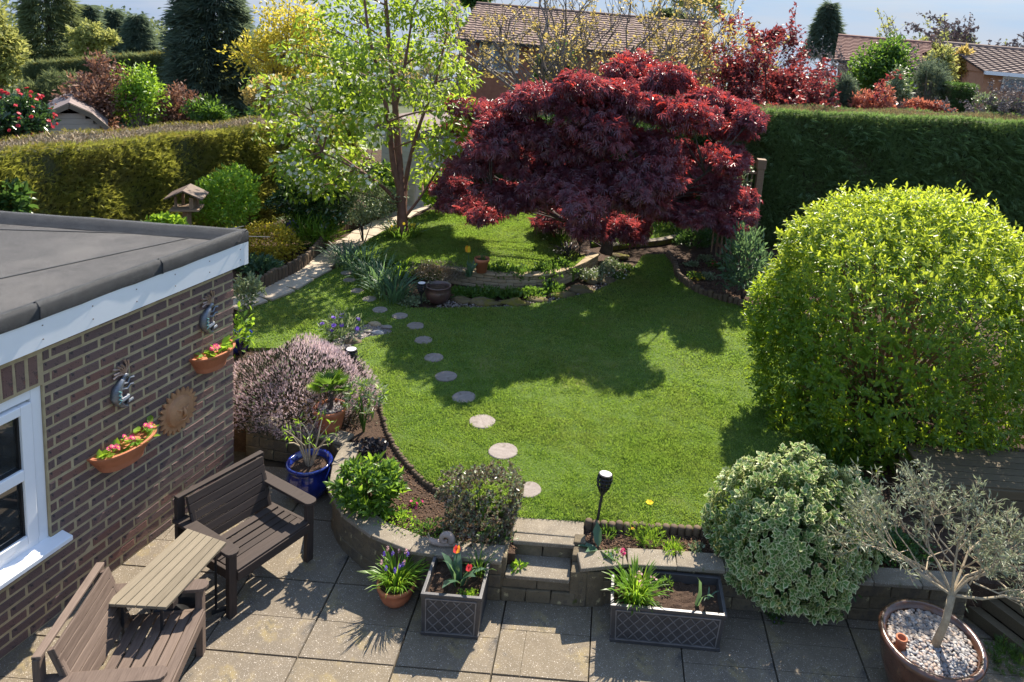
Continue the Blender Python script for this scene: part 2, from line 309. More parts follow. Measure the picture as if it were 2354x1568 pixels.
L['purple'] = leaf_mat('violet_petals', [(.14, .07, .42), (.22, .12, .55)], (.3, .2, .7), .3, .6, .2)
L['yellow'] = leaf_mat('yellow_petals', [(.75, .52, .02), (.82, .62, .04)], (.9, .7, .05), .3, .5, .3)
L['orange'] = leaf_mat('orange_petals', [(.75, .26, .02), (.80, .38, .04)], (.9, .45, .05), .3, .5, .3)
L['pinkpale'] = leaf_mat('pale_pink_petals', [(.62, .34, .36), (.72, .48, .48)], (.8, .5, .5), .3, .6, .2)
M['hedgecore'] = rough_mat('hedge_inside', (.035, .04, .018), (.07, .075, .03), 5, .95, .6, 20)

# ------------------------------------------------------------------ leaf geometry
TPL = {
 'leaf': ([(0, 0, 0), (.45, .5, .07), (1, 0, -.06), (.45, -.5, .07)], [(0, 1, 2), (0, 2, 3)]),
 'oval': ([(0, 0, 0), (.25, .38, .05), (.62, .46, .06), (1, 0, -.10), (.62, -.46, .06), (.25, -.38, .05)], [(0, 1, 2), (0, 2, 3), (0, 3, 4), (0, 4, 5)]),
 'blade': ([(0, .5, 0), (0, -.5, 0), (.5, .42, .10), (.5, -.42, .10), (1, 0, -.05)], [(0, 1, 3), (0, 3, 2), (2, 3, 4)]),
 'arch': ([(0, .4, 0), (0, -.4, 0), (.4, .5, .10), (.4, -.5, .10), (.8, .4, .02), (.8, -.4, .02), (1, 0, -.16)], [(0, 1, 3), (0, 3, 2), (2, 3, 5), (2, 5, 4), (4, 5, 6)]),
 'palm': ([(0, 0, 0)] + [p for a in (-70, -34, 0, 34, 70) for p in ((.5 * math.cos(math.radians(a - 8)) * 1.0, .5 * math.sin(math.radians(a - 8)), .03), ((1.0 - abs(a) / 180) * math.cos(math.radians(a)), (1.0 - abs(a) / 180) * math.sin(math.radians(a)), -.18), (.5 * math.cos(math.radians(a + 8)), .5 * math.sin(math.radians(a + 8)), .03))],
          [f for i in range(5) for f in ((0, 1 + 3 * i, 2 + 3 * i), (0, 2 + 3 * i, 3 + 3 * i))]),
 'spray': ([(0, 0, 0), (.35, .30, .04), (.8, .42, 0), (.5, .08, .05), (1, 0, -.05), (.5, -.08, .05), (.8, -.42, 0), (.35, -.30, .04)], [(0, 1, 2), (0, 3, 4), (0, 4, 5), (0, 6, 7)]),
 'tri': ([(0, .35, 0), (0, -.35, 0), (1, 0, 0)], [(0, 1, 2)]),
 'star': ([(0, 0, 0)] + [p for a in range(0, 360, 72) for p in ((math.cos(math.radians(a - 30)) * .5, math.sin(math.radians(a - 30)) * .5, .08), (math.cos(math.radians(a + 30)) * .5, math.sin(math.radians(a + 30)) * .5, .08))], [(0, 1 + 2 * i, 2 + 2 * i) for i in range(5)]),
 'chunk': ([(0, 0, .5), (.5, 0, 0), (-.25, .43, 0), (-.25, -.43, 0), (.1, .1, -.3)], [(0, 1, 2), (0, 2, 3), (0, 3, 1), (1, 4, 2), (2, 4, 3), (3, 4, 1)]),
 'rim': ([(0, 0, -.012), (.22, .44, .04), (.62, .54, .05), (1.06, 0, -.11), (.62, -.54, .05), (.22, -.44, .04)], [(0, 1, 2), (0, 2, 3), (0, 3, 4), (0, 4, 5)]),
}
def unit(a): return a / np.maximum(np.linalg.norm(a, axis=1, keepdims=True), 1e-9)
def leaves(name, pos, d, nrm, length, width, mat, parent, tpl='leaf'):
    T, F = TPL[tpl]; T = np.array(T, float); F = np.array(F, int); n = len(pos)
    d = unit(d); s = unit(np.cross(d, nrm) + 1e-6); nr = np.cross(s, d)
    length = np.broadcast_to(length, (n,)); width = np.broadcast_to(width, (n,))
    V = pos[:, None, :] + (T[None, :, 0:1] * length[:, None, None]) * d[:, None, :] + (T[None, :, 1:2] * width[:, None, None]) * s[:, None, :] + (T[None, :, 2:3] * length[:, None, None]) * nr[:, None, :]
    FF = (F[None] + (np.arange(n) * len(T))[:, None, None]).reshape(-1, 3)
    o = npmesh(name, V.reshape(-1, 3), FF, mat, parent)
    if 'flower' in name and parent is not None: o['kind'] = 'stuff'
    return o
def rdir(n, g=RG): return unit(g.normal(size=(n, 3)))
def lump(dirs, amp, g, k=3.0, terms=7):
    o = np.ones(len(dirs))
    for _ in range(terms): o += amp / math.sqrt(terms) * 1.4 * np.sin(dirs @ (g.normal(size=3) * k) + g.uniform(0, 6.28))
    return o
def blob(c, r, n, shell=.3, amp=.15, up=.35, g=RG, k=3.0, zmin=None, half=False, out=.7):
    d = rdir(n, g)
    if half: d[:, 2] = np.abs(d[:, 2])
    rad = lump(d, amp, g, k) * (1 - shell * g.random(n) ** 1.3)
    p = np.array(c) + d * np.array(r) * rad[:, None]
    if zmin is not None:
        keep = p[:, 2] > zmin; p, d = p[keep], d[keep]
    ld = unit(d * out + rdir(len(p), g) * .75 + np.array([0, 0, up])); nr = unit(d * .6 + rdir(len(p), g) * .6 + np.array([0, 0, .6]))
    return p, ld, nr
def cat(*bs): return tuple(np.concatenate([b[i] for b in bs]) for i in range(3))
def jit(n, a, v=.25, g=RG): return a * (1 + g.uniform(-v, v, n))
def arr(p): return np.array([p[0], p[1], p[2]])
def stems(parent, base, ends, r0=.02, mat=None, name='stems', sag=.0, n=4, k=5):
    b = MB(); base = Vector(base)
    for e in ends:
        e = Vector(e); mid = base.lerp(e, .5) + Vector((rnd.uniform(-.06, .06), rnd.uniform(-.06, .06), rnd.uniform(0, .1))) * (e - base).length
        pts = [base * (1 - t) ** 2 + mid * 2 * t * (1 - t) + e * t * t for t in [i / (k - 1) for i in range(k)]]
        b.tube(pts, [r0 * (1 - .85 * i / (k - 1)) for i in range(k)], n)
    return b.build(name, mat or M['darkbark'], parent)
def shrub(name, label, c, r, n, ll, lw, mat, ground, tpl='leaf', cat_='shrub', shell=.45, amp=.16, up=.35, group=None, nst=9, sm=None, k=3.0, g=None, half=False, out=.7):
    g = g or np.random.default_rng(abs(hash(label)) % 9999 if False else sum(map(ord, label)))
    c = Vector(c); t = empty(name, (c.x, c.y, ground), label, cat_, group)
    p, d, nr = blob(c, r, n, shell, amp, up, g, k, ground + .01, half, out)
    leaves('foliage', p, d, nr, jit(len(p), ll, .3, g), jit(len(p), lw, .3, g), mat, t, tpl)
    if nst:
        q, _, _ = blob(c, [x * .7 for x in r], nst, .5, .1, .3, g)
        stems(t, (c.x, c.y, ground), [tuple(x) for x in q if x[2] > ground + .02], max(.006, .02 * max(r)), sm)
    return t
def hull(name, c, r, mat, parent, n=3, amp=.12, seed=1):      # a lumpy closed solid (rocks and the like)
    g = np.random.default_rng(seed); bm_ = MB(); nu, nv = 10, 7; vs = []
    ds = [(math.cos(2 * math.pi * i / nu) * math.sin(math.pi * j / nv), math.sin(2 * math.pi * i / nu) * math.sin(math.pi * j / nv), math.cos(math.pi * j / nv)) for j in range(nv + 1) for i in range(nu)]
    D = np.array(ds); rad = lump(D, amp, g, 2.6); P_ = np.array([c[0], c[1], c[2]]) + D * np.array(r) * rad[:, None]
    fs = [(j * nu + i, (j + 1) * nu + i, (j + 1) * nu + (i + 1) % nu, j * nu + (i + 1) % nu) for j in range(nv) for i in range(nu)]
    bm_.add(P_.tolist(), fs); return bm_.build(name, mat, parent, smooth=True)
def inpoly(x, y, poly):
    ins = np.zeros(len(x), bool); n = len(poly)
    for i in range(n):
        x0, y0 = poly[i]; x1, y1 = poly[(i + 1) % n]
        c = ((y0 > y) != (y1 > y)) & (x < (x1 - x0) * (y - y0) / (y1 - y0 + 1e-12) + x0); ins ^= c
    return ins
def smooth_path(pts, k=6):                                     # Catmull-Rom through points
    pts = [Vector(p) for p in pts]; o = []
    for i in range(len(pts) - 1):
        p0, p1, p2, p3 = pts[max(i - 1, 0)], pts[i], pts[i + 1], pts[min(i + 2, len(pts) - 1)]
        for j in range(k):
            t = j / k; o.append(.5 * ((2 * p1) + (p2 - p0) * t + (2 * p0 - 5 * p1 + 4 * p2 - p3) * t * t + (3 * p1 - p0 - 3 * p2 + p3) * t ** 3))
    return o + [pts[-1]]
def resample(pts, step):
    o = [Vector(pts[0])]; acc = 0.0
    for a, b in zip(pts, pts[1:]):
        a, b = Vector(a), Vector(b); L_ = (b - a).length; t = step - acc
        while t <= L_: o.append(a.lerp(b, t / L_)); t += step
        acc = (acc + L_) % step if L_ else acc
    return o
ORD = ['first', 'second', 'third', 'fourth', 'fifth', 'sixth', 'seventh', 'eighth', 'ninth', 'tenth', 'eleventh', 'twelfth', 'thirteenth', 'fourteenth']
# ================================================================== THE SETTING
def sheet(name, poly, z, mat, thick=.3, label=None, kind='structure'):
    o = MB().prism([(p[0], p[1]) for p in poly], z - thick, z).build(name, mat); return tag(o, label, None, None, kind)
gy = [-60, 4, 24, 30, 42, 90, 200, 700]; gz = [-.09, -.09, -.09, -.4, -1.9, -7.5, -20, -66]; gx = [-600, -60, -20, 0, 20, 60, 600]
b = MB(); b.add([(x, y, z) for y, z in zip(gy, gz) for x in gx], [(i * 7 + j, i * 7 + j + 1, i * 7 + j + 8, i * 7 + j + 7) for i in range(len(gy) - 1) for j in range(6)])
tag(b.build('ground', M['ground']), kind='structure')
# raised garden soil behind the retaining walls
WL = [(-3.75, 7.30), (-2.66, 7.12), (-2.56, 6.95), (-2.50, 6.6), (-2.36, 6.22), (-2.12, 5.96), (-1.80, 5.75), (-1.45, 5.62), (-1.10, 5.585), (-.62, 5.58)]
WR = [(.06, 5.58), (.26, 5.60), (.48, 5.68), (1.3, 5.70), (2.3, 5.70), (3.55, 5.73)]
soil = [(x + .1, y + .12) for x, y in WL[1:]] + [(-.62, 6.1), (.06, 6.1)] + [(x, y + .12) for x, y in WR] + [(4.2, 5.8), (16, 6.2), (16, 23), (-18, 23), (-18, 7.4), (-3.75, 7.4)]
sheet('flower_bed', soil, ZL - .04, M['soil'], .45)
# lower lawn
def pxs(l, z): return [tuple(G(u, v, z)[:2]) for u, v in l]
LAWN = pxs([(1200, 1190), (1095, 1165), (1030, 1135), (975, 1100), (930, 1050), (896, 1000), (880, 950), (868, 900), (840, 850), (800, 800), (840, 775), (905, 765), (890, 748), (850, 740), (780, 775), (700, 800), (560, 800), (545, 795), (545, 705), (640, 672), (760, 622), (800, 606), (850, 645), (890, 685), (950, 708), (1060, 708), (1160, 706), (1270, 692), (1370, 668), (1430, 640), (1465, 605), (1480, 585), (1535, 585), (1552, 612), (1562, 640), (1605, 672), (1690, 700), (1760, 722), (1900, 800), (2000, 900), (2010, 1010), (1960, 1085), (1800, 1160), (1650, 1218), (1500, 1212), (1360, 1202), (1330, 1198)], ZL)
sheet('lawn', LAWN, ZL, M['lawn'], .10)
UPPER = pxs([(812, 585), (850, 548), (905, 520), (985, 486), (1100, 470), (1230, 470), (1262, 500), (1262, 535), (1300, 570), (1345, 590), (1320, 612), (1240, 618), (1130, 618), (1030, 612), (940, 602), (880, 598)], ZU)
sheet('upper_lawn', UPPER, ZU, M['lawn'], .34)
# grass blades
STONES = [(1215, 1127, 58), (1156, 1038, 66), (1108, 970, 60), (1066, 914, 54), (1025, 866, 49), (997, 823, 43), (973, 783, 41), (955, 750, 40), (919, 727, 35), (873, 713, 34), (849, 688, 32), (820, 669, 30), (803, 645, 28), (797, 628, 27)]
stone_w = [(G(u, v, ZL), w * (G(u, v, ZL) - CAMP).dot(_fw) / FPX / 2) for u, v, w in STONES]
def grass(name, poly, z, n, hl, hw, label, avoid=(), ymin=-9, ymax=99, seed=3, fade=None):
    g = np.random.default_rng(seed); xs = [p[0] for p in poly]; ys = [p[1] for p in poly]
    x = g.uniform(min(xs), max(xs), n); y = g.uniform(max(min(ys), ymin), min(max(ys), ymax), n)
    k = inpoly(x, y, poly)
    for c, r in avoid: k &= (x - c.x) ** 2 + (y - c.y) ** 2 > (r * (1 - .24 * g.random(n) ** 2)) ** 2
    if fade: k &= g.random(n) < np.clip((y - fade[0]) / (fade[1] - fade[0]), 0, 1)
    x, y = x[k], y[k]; m = len(x)
    tuft = .7 + .5 * (np.sin(x * 9 + 2 * np.sin(y * 7)) * np.sin(y * 11 + 2 * np.sin(x * 5))) * .5 + .25 * np.sin(x * 2.1 + y * 1.7) * np.sin(y * 2.9 - x)
    tuft = np.clip(tuft, .42, 1.3); pos = np.stack([x, y, np.full(m, z - .004)], 1)
    lean = g.normal(size=(m, 3)) * .75 + np.stack([np.sin(x * 6 + y * 4), np.cos(y * 5 - x * 3), 0 * x], 1) * .3; lean[:, 2] = .75
    o = leaves(name, pos, lean, rdir(m, g), hl * tuft * g.uniform(.6, 1.4, m), hw * g.uniform(.7, 1.3, m), L['grass'], None, 'leaf')
    return tag(o, label, 'grass', None, 'stuff')
grass('grass', LAWN, ZL, 480000, .042, .0075, 'short mown grass of the lower lawn nearest the steps', stone_w, ymax=9.2, seed=3, fade=(9.2, 7.4))
grass('grass', LAWN, ZL, 290000, .045, .0115, 'shaded mown grass of the lower lawn farther from the patio', stone_w, ymin=7.4, seed=4, fade=(7.4, 9.2))
grass('grass', UPPER, ZU, 140000, .045, .013, 'sunlit mown grass of the raised lawn behind the stone wall', seed=5)

# patio slabs
SL, GX0, GY0 = .763, -2.853, 4.858
patio = link('patio', MB().prism([(-6, 2.5), (6, 2.5), (6, 5.9), (-.4, 5.9), (-1.9, 6.2), (-2.2, 7.4), (-6, 7.4)], -.2, -.03).mesh('patio', M['joint'])); tag(patio, kind='structure')
def slab_mesh(kind):
    b = MB(); e = SL - .011; b.box((0, 0, -.035), (e, e, .05))
    gp = .005; xs, ys = [-e / 2, e / 2], [-e / 2, e / 2]
    if kind == 1: ys = [-e / 2, -.02, e / 2]
    if kind == 2: ys = [-e / 2, -e / 6, e / 5, e / 2]
    cells = [(xs[i], xs[i + 1], ys[j], ys[j + 1]) for i in range(len(xs) - 1) for j in range(len(ys) - 1)]
    if kind == 3: cells = [(-e / 2, e / 2, -e / 2, -.05), (-e / 2, .16, -.05, e / 2), (.16, e / 2, -.05, e / 2)]
    for x0, x1, y0, y1 in cells:
        g2 = gp / 2 if len(cells) > 1 else 0
        b.box(((x0 + x1) / 2, (y0 + y1) / 2, -.005), (x1 - x0 - 2 * g2, y1 - y0 - 2 * g2, .010))
    return b.mesh('slab', M['slab'])
slabs = [slab_mesh(k) for k in range(4)]
for i in range(-3, 9):
    for j in range(-3, 4):
        x, y = GX0 + (i + .5) * SL, GY0 + (j + .5) * SL
        if y > 7.3 or x < -4.6 or (j > 1 and x > -2.0): continue
        o = link('slab', slabs[[1, 2, 3, 1, 2, 0, 3][(i * 3 + j * 5) % 7]], patio, (x, y, rnd.uniform(-.003, .002)), (rnd.uniform(-.004, .004), rnd.uniform(-.004, .004), rnd.choice([0, math.pi, 0]) + rnd.uniform(-.004, .004)))

# ------------------------------------------------------------------ brick extension
WC = G(538, 612, 2.35); WA = G(0, 832, 2.35); WD = (WC - WA); WD.z = 0; WD.normalize(); WN = Vector((WD.y, -WD.x, 0)); WC = Vector((WC.x, WC.y, 0))
def Wp(s, z, o=0.0): return WC - WD * s + WN * o + Vector((0, 0, z))
WYAW = math.atan2(WD.y, WD.x)
ext = empty('brick_extension', WC, 'flat roofed brick extension with white fascia and window, at left', 'building')
b = MB(); b.prism([tuple(Wp(.02, 0, -.006)[:2]), tuple(Wp(4.2, 0, -.006)[:2]), tuple(Wp(4.2, 0, -.25)[:2]), tuple(Wp(.02, 0, -.25)[:2])], -.1, .68)
b.prism([tuple(Wp(.02, 0, -.006)[:2]), tuple(Wp(1.955, 0, -.006)[:2]), tuple(Wp(1.955, 0, -.25)[:2]), tuple(Wp(.02, 0, -.25)[:2])], .68, 2.42)
b.prism([tuple(Wp(1.955, 0, -.006)[:2]), tuple(Wp(4.2, 0, -.006)[:2]), tuple(Wp(4.2, 0, -.25)[:2]), tuple(Wp(1.955, 0, -.25)[:2])], 2.03, 2.42)
wall = b.build('wall', M['mortar'], ext)
tag(MB().prism([tuple(Wp(.02, 0, -.25)[:2]), tuple(Wp(.24, 0, -.25)[:2]), tuple(Wp(.24, 0, -3.0)[:2]), tuple(Wp(.02, 0, -3.0)[:2])], -.1, 2.42).build('end_wall', M['mortar'], ext))
def brick_mesh(l, h, w=.1, seed=0):
    r = random.Random(seed); b = MB(); k = .006
    o = [(-l / 2, -h / 2), (l / 2, -h / 2), (l / 2, h / 2), (-l / 2, h / 2)]; vs = []
    for dpt, ins in ((-w, 0), (-.006, 0), (0, k)):
        for x, z in o: vs.append((x - math.copysign(ins, x) + r.uniform(-.0025, .0025), dpt + r.uniform(-.0015, .0015), z - math.copysign(ins, z) + r.uniform(-.002, .002)))
    fs = [(8, 9, 10, 11)] + [(a + i, a + (i + 1) % 4, a + 4 + (i + 1) % 4, a + 4 + i) for a in (0, 4) for i in range(4)] + [(3, 2, 1, 0)]
    return b.add(vs, fs).mesh('brick', M['brick'])
BR = [brick_mesh(.252, .0740, seed=i) for i in range(4)]; HB = [brick_mesh(.118, .0740, seed=9 + i) for i in range(2)]; SB = [brick_mesh(.0740, .236, seed=20 + i) for i in range(2)]
brot = (0, 0, math.atan2(-WD.y, -WD.x))
def put_brick(me, s, z):
    p = Wp(s, z, -.002 + rnd.uniform(-.0025, .0025)) - wpos(wall); link('brick', me, wall, p, (rnd.uniform(-.012, .012), rnd.uniform(-.01, .01), brot[2] + rnd.uniform(-.008, .008)))
for c in range(31):
    z = .046 + .092 * c
    if z > 2.36: break
    s = 0.0; first = c % 2
    while s < 2.75:
        hb = (first and s == 0.0); l = .135 if hb else .27; smid = s + l / 2
        blocked = (.62 < z < 2.05 and s + l > 1.955) or (z > 2.03 and s + l > 2.0)
        if blocked:
            rem = 1.953 - s
            if rem > .035: put_brick(BR[c % 4], s + rem / 2, z); COL.objects[-1].scale = ((rem - .016) / .252, 1, 1)
            break
        put_brick(rnd.choice(HB if hb else BR), smid, z); s += l
for i in range(9): put_brick(SB[i % 2], 2.02 + i * .092, 2.17)
# fascia, roof
fas = MB().bar(Wp(-.11, 2.475, .045), Wp(4.2, 2.475, .045), .022, .246).build('fascia', M['upvc'], ext)
MB().bar(Wp(-.121, 2.475, .057), Wp(-.121, 2.475, -.16), .022, .252).build('fascia_return', M['upvc'], ext)
MB().bar(Wp(-.075, 2.475, .0575), Wp(-.122, 2.475, .0575), .004, .254).build('corner_cap', M['upvc'], ext)
for s in (-.02, .38, .78, 1.18, 1.58, 1.98):
    for z in (2.42, 2.53): 
        a = Wp(s, z, .054); MB().tube([a, a + WN * .006], .005, 6).build('screw', M['screw'], fas)
MB().bar(Wp(-.1, 2.352, .02), Wp(4.2, 2.352, .02), .06, .006).build('soffit', M['upvc'], ext)
RC, RB = Wp(-.13, 0, .05), G(0, 495, 2.66); rbd = Vector((RB.x - RC.x, RB.y - RC.y, 0)).normalized()
rb_end = RC + rbd * 6.0; rf_end = Wp(4.2, 0, .05)
roof = MB().prism([tuple(RC[:2]), tuple(rb_end[:2]), tuple((rb_end - WD * 5)[:2]), tuple(rf_end[:2])], 2.60, 2.625).build('roof', M['felt'], ext)
def felt_edge(a, b, side):
    bb = MB(); d = (b - a); Ln = d.length; d.normalize(); k = int(Ln / .12); prof = [(-.012, 2.585), (-.014, 2.68), (.012, 2.712), (.06, 2.708), (.115, 2.66), (.16, 2.628)]; vs = []
    for i in range(k + 1):
        t = i / k * Ln; w = .0022 * math.sin(t * 5.1) + .0015 * math.sin(t * 13)
        for q, (o, z) in enumerate(prof): vs.append(tuple(Vector((a.x, a.y, 0)) + d * t + side * (o + w * (q < 3)) + Vector((0, 0, z + w * .8 + rnd.uniform(-.002, .002)))))
    n = len(prof); bb.add(vs, [(i * n + j, (i + 1) * n + j, (i + 1) * n + j + 1, i * n + j + 1) for i in range(k) for j in range(n - 1)])
    return bb.build('roof_edge', M['feltedge'], roof, smooth=True)
felt_edge(RC, rf_end, -WN); nb = Vector((-rbd.y, rbd.x, 0)); nb = nb if nb.dot(WD) < 0 else -nb
felt_edge(RC, rb_end, nb)
for s in (.42 + .5, 2.0):                                        # lapped seams on the felt edge
    p = [Wp(s, 2.585, .066), Wp(s, 2.684, .068), Wp(s, 2.716, .03), Wp(s, 2.664, -.065)]
    MB().tube(p, .006, 5).build('felt_seam', M['feltedge'], roof)
for (u0, v0, u1, v1) in ((0, 640, 560, 520), (0, 527, 620, 545)):
    a, c = G(u0, v0, 2.629), G(u1, v1, 2.629)
    MB().bar(a, c, .02, .004).build('felt_lap', M['feltedge'], roof)
# window
win = link('window', MB().mesh('window', M['upvc']), ext)
def wbar(s0, s1, z0, z1, o0, o1, mat=M['upvc'], name='frame', par=None, bev=.006):
    b = MB(); vs = [Wp(s, z, o) for o in (o0, o1) for s, z in ((s0, z0), (s1, z0), (s1, z1), (s0, z1))]
    b.add(vs, [(0, 1, 2, 3), (7, 6, 5, 4), (0, 4, 5, 1), (1, 5, 6, 2), (2, 6, 7, 3), (3, 7, 4, 0)]); return b.build(name, mat, par or ext, bevel=bev)
bpy.data.objects.remove(win)
win = wbar(1.955, 2.035, .70, 2.03, -.10, -.025, name='window', bev=.008)
p0 = wpos(win)
wbar(2.035, 4.0, 1.95, 2.03, -.10, -.025, name='frame', par=win); wbar(2.035, 4.0, .70, .78, -.10, -.025, name='frame', par=win)
wbar(2.045, 2.125, .79, 1.93, -.075, -.005, name='casement', par=win); wbar(2.125, 3.0, 1.86, 1.93, -.075, -.005, name='casement', par=win)
wbar(2.125, 3.0, 1.33, 1.42, -.075, -.004, name='casement', par=win); wbar(2.125, 3.0, .79, .86, -.075, -.005, name='casement', par=win)
wbar(2.125, 2.14, .86, 1.33, -.07, -.03, M['gasket'], 'gasket', win, 0); wbar(2.125, 2.14, 1.42, 1.86, -.07, -.03, M['gasket'], 'gasket', win, 0)
wbar(2.14, 3.0, .86, .872, -.07, -.03, M['gasket'], 'gasket', win, 0); wbar(2.14, 3.0, 1.42, 1.432, -.07, -.03, M['gasket'], 'gasket', win, 0)
wbar(2.14, 3.0, .872, 1.33, -.06, -.05, M['glass'], 'pane', win, 0); wbar(2.14, 3.0, 1.432, 1.86, -.06, -.05, M['glass'], 'pane', win, 0)
b = MB(); vs = [Wp(s, z, o) for s in (1.86, 4.0) for z, o in ((.66, .10), (.70, .10), (.735, -.06), (.69, -.06))]
b.add(vs, [(3, 2, 1, 0), (4, 5, 6, 7), (0, 1, 5, 4), (1, 2, 6, 5), (2, 3, 7, 6), (3, 0, 4, 7)]); b.build('sill', M['upvc'], ext, bevel=.006)

# ------------------------------------------------------------------ retaining walls, steps, edging
def block_wall(name, label, path, courses, bh, bl, thick, mat, cop=None, coph=.05, z0=0.0, cat_='wall', ends=True):
    t = empty(name, (path[0][0], path[0][1], z0), label, cat_); pw = wpos(t)
    pts = smooth_path([(x, y, 0) for x, y in path], 8); side = 1
    total = sum((Vector(b_) - Vector(a_)).length for a_, b_ in zip(pts, pts[1:]))
    for c in range(courses + (1 if cop else 0)):
        iscop = cop and c == courses; l = bl * (1.25 if iscop else 1.0)
        n = max(1, round(total / l)); q = resample(pts, total / n); off = 0 if c % 2 == 0 or iscop else .5
        q = q[:n] + [Vector(pts[-1])]
        cuts = q if not off else [q[0]] + [q[i].lerp(q[i + 1], .5) for i in range(n)] + [q[-1]]
        for a_, b_ in zip(cuts, cuts[1:]):
            a_, b_ = Vector(a_), Vector(b_); d = b_ - a_
            if d.length < .03: continue
            nrm = Vector((-d.y, d.x, 0)).normalized(); h = coph if iscop else bh
            mid = (a_ + b_) / 2 + nrm * (thick / 2 - (.015 if iscop else 0) + rnd.uniform(-.004, .004))
            hh = h - .006; zc = z0 + (courses * bh + coph / 2 if iscop else c * bh + bh / 2)
            m = MB().box((0, 0, 0), (d.length - .006, thick + (.03 if iscop else 0), hh))
            m.v = [(x + rnd.uniform(-.004, .004), y + rnd.uniform(-.005, .005), z + rnd.uniform(-.003, .003)) for x, y, z in m.v]
            o = link('coping_stone' if iscop else 'block', m.mesh('block', cop if iscop else mat), t, (mid.x - pw.x, mid.y - pw.y, zc - pw.z), (0, 0, math.atan2(d.y, d.x)))
            bv = o.modifiers.new('bevel', 'BEVEL'); bv.width = .008; bv.segments = 2
    core = MB(); 
    for a_, b_ in zip(pts, pts[1:]):
        d = b_ - a_; nrm = Vector((-d.y, d.x, 0)).normalized(); mid = (a_ + b_) / 2 + nrm * thick / 2
        core.box((mid.x, mid.y, z0 + courses * bh / 2 - .02), (d.length * 1.02, thick - .03, courses * bh - .02), math.atan2(d.y, d.x))
    core.build('mortar', M['wallstone'], t); return t
wl = block_wall('retaining_wall', 'low curved block retaining wall with pale coping, left of the steps', WL, 3, .125, .34, .17, M['wallstone'], M['coping'], .045)
wr = block_wall('retaining_wall', 'low straight block retaining wall behind the long planter, right of the steps', WR, 3, .125, .34, .17, M['wallstone'], M['coping'], .045)
st = empty('garden_steps', (-.27, 5.6, 0), 'short flight of pale concrete steps up to the lawn', 'steps')
def slabbox(name, x0, x1, y0, y1, z0, z1, mat, par):
    m = MB().box(((x0 + x1) / 2, (y0 + y1) / 2, (z0 + z1) / 2), (x1 - x0, y1 - y0, z1 - z0)); m.v = [(x + rnd.uniform(-.006, .006), y + rnd.uniform(-.006, .006), z + rnd.uniform(-.003, .003)) for x, y, z in m.v]
    return m.build(name, mat, par, bevel=.009)
for i in range(3): slabbox('riser_block', -.615 + i * .222, -.615 + (i + 1) * .222 - .006, 5.585, 5.72, 0, .125, M['wallstone'], st)
for i in range(2): slabbox('riser_block', -.60 + i * .30, -.60 + (i + 1) * .30 - .006, 5.60, 5.74, .127, .225, M['wallstone'], st)
slabbox('tread', -.585, -.02, 5.575, 5.84, .227, .268, M['coping'], st)
for i in range(2): slabbox('riser_block', -.57 + i * .285, -.57 + (i + 1) * .285 - .006, 5.835, 5.93, .25, .365, M['wallstone'], st)
slabbox('tread', -.565, -.0, 5.825, 5.925, .367, .412, M['coping'], st); slabbox('landing', -.60, .07, 5.93, 6.24, .36, .418, M['coping'], st)
slabbox('side_block', -.75, -.59, 5.60, 5.80, .0, .415, M['wallstone'], st); slabbox('side_block', -.72, -.58, 5.805, 5.95, .2, .405, M['wallstone'], st)
for i, (y0, y1, z1) in enumerate(((5.59, 5.72, .34), (5.725, 5.84, .40), (5.845, 5.96, .43))): slabbox('side_block', -.012, .135 - .02 * i, y0, y1, .0, z1, M['wallstone'], st)
# stepping stones
for i, ((c, r), (u, v, w)) in enumerate(zip(stone_w, STONES)):
    n = 22; b = MB(); r1 = random.Random(i); prof = [(.97, -.05), (1.0, -.02), (1.0, .008), (.95, .014), (.4, .016), (0.001, .016)]
    ph = [r1.uniform(0, 6.28) for _ in range(4)]; vs = []
    for rr, z in prof:
        for j in range(n):
            t = 2 * math.pi * j / n; k = r * rr * (1 + .02 * math.sin(2 * t + ph[0]) + .015 * math.sin(5 * t + ph[1])); vs.append((k * math.cos(t), k * math.sin(t), z))
    b.add(vs, [(a * n + j, a * n + (j + 1) % n, (a + 1) * n + (j + 1) % n, (a + 1) * n + j) for a in range(len(prof) - 1) for j in range(n)])
    o = link('stepping_stone', b.mesh('stepping_stone', M['stone']), None, (c.x, c.y, ZL), (0, 0, r1.uniform(0, 6)))
    tag(o, f'round stone set in the lawn, {ORD[i]} in the row counted from the steps', 'stepping stone', 'stepping stones across the lawn')
# stone path on the left
path = link('garden_path', sheet('garden_path', pxs([(545, 708), (560, 680), (640, 652), (700, 618), (745, 582), (800, 545), (870, 506), (930, 484), (965, 462), (1000, 462), (960, 492), (900, 515), (850, 545), (800, 580), (770, 612), (690, 655), (600, 690)], ZL + .02), ZL + .012, M['soil'], .12).data)
bpy.data.objects.remove(bpy.data.objects['garden_path']) if path.name != 'garden_path' else None
path.name = 'garden_path'; tag(path, kind='structure')
pc = smooth_path([(*p, 0) for p in pxs([(560, 694), (640, 664), (720, 622), (765, 585), (815, 552), (870, 520), (925, 493), (985, 462)], ZL + .02)], 8)
for i, p in enumerate(resample(pc, .50)):
    q = resample(pc, .50); d = (q[min(i + 1, len(q) - 1)] - q[max(i - 1, 0)]).normalized(); m = MB()
    poly = [(sx * (.235 + rnd.uniform(-.02, .01)), sy * (.26 + rnd.uniform(-.06, .02))) for sx, sy in ((-1, -1), (1, -1), (1.1, 0), (1, 1), (-1, 1), (-1.05, .1))]
    m.prism(poly, 0, .03); o = link('path_slab', m.mesh('path_slab', M['pathstone']), path, (p.x, p.y, ZL + .006), (0, 0, math.atan2(d.y, d.x)))
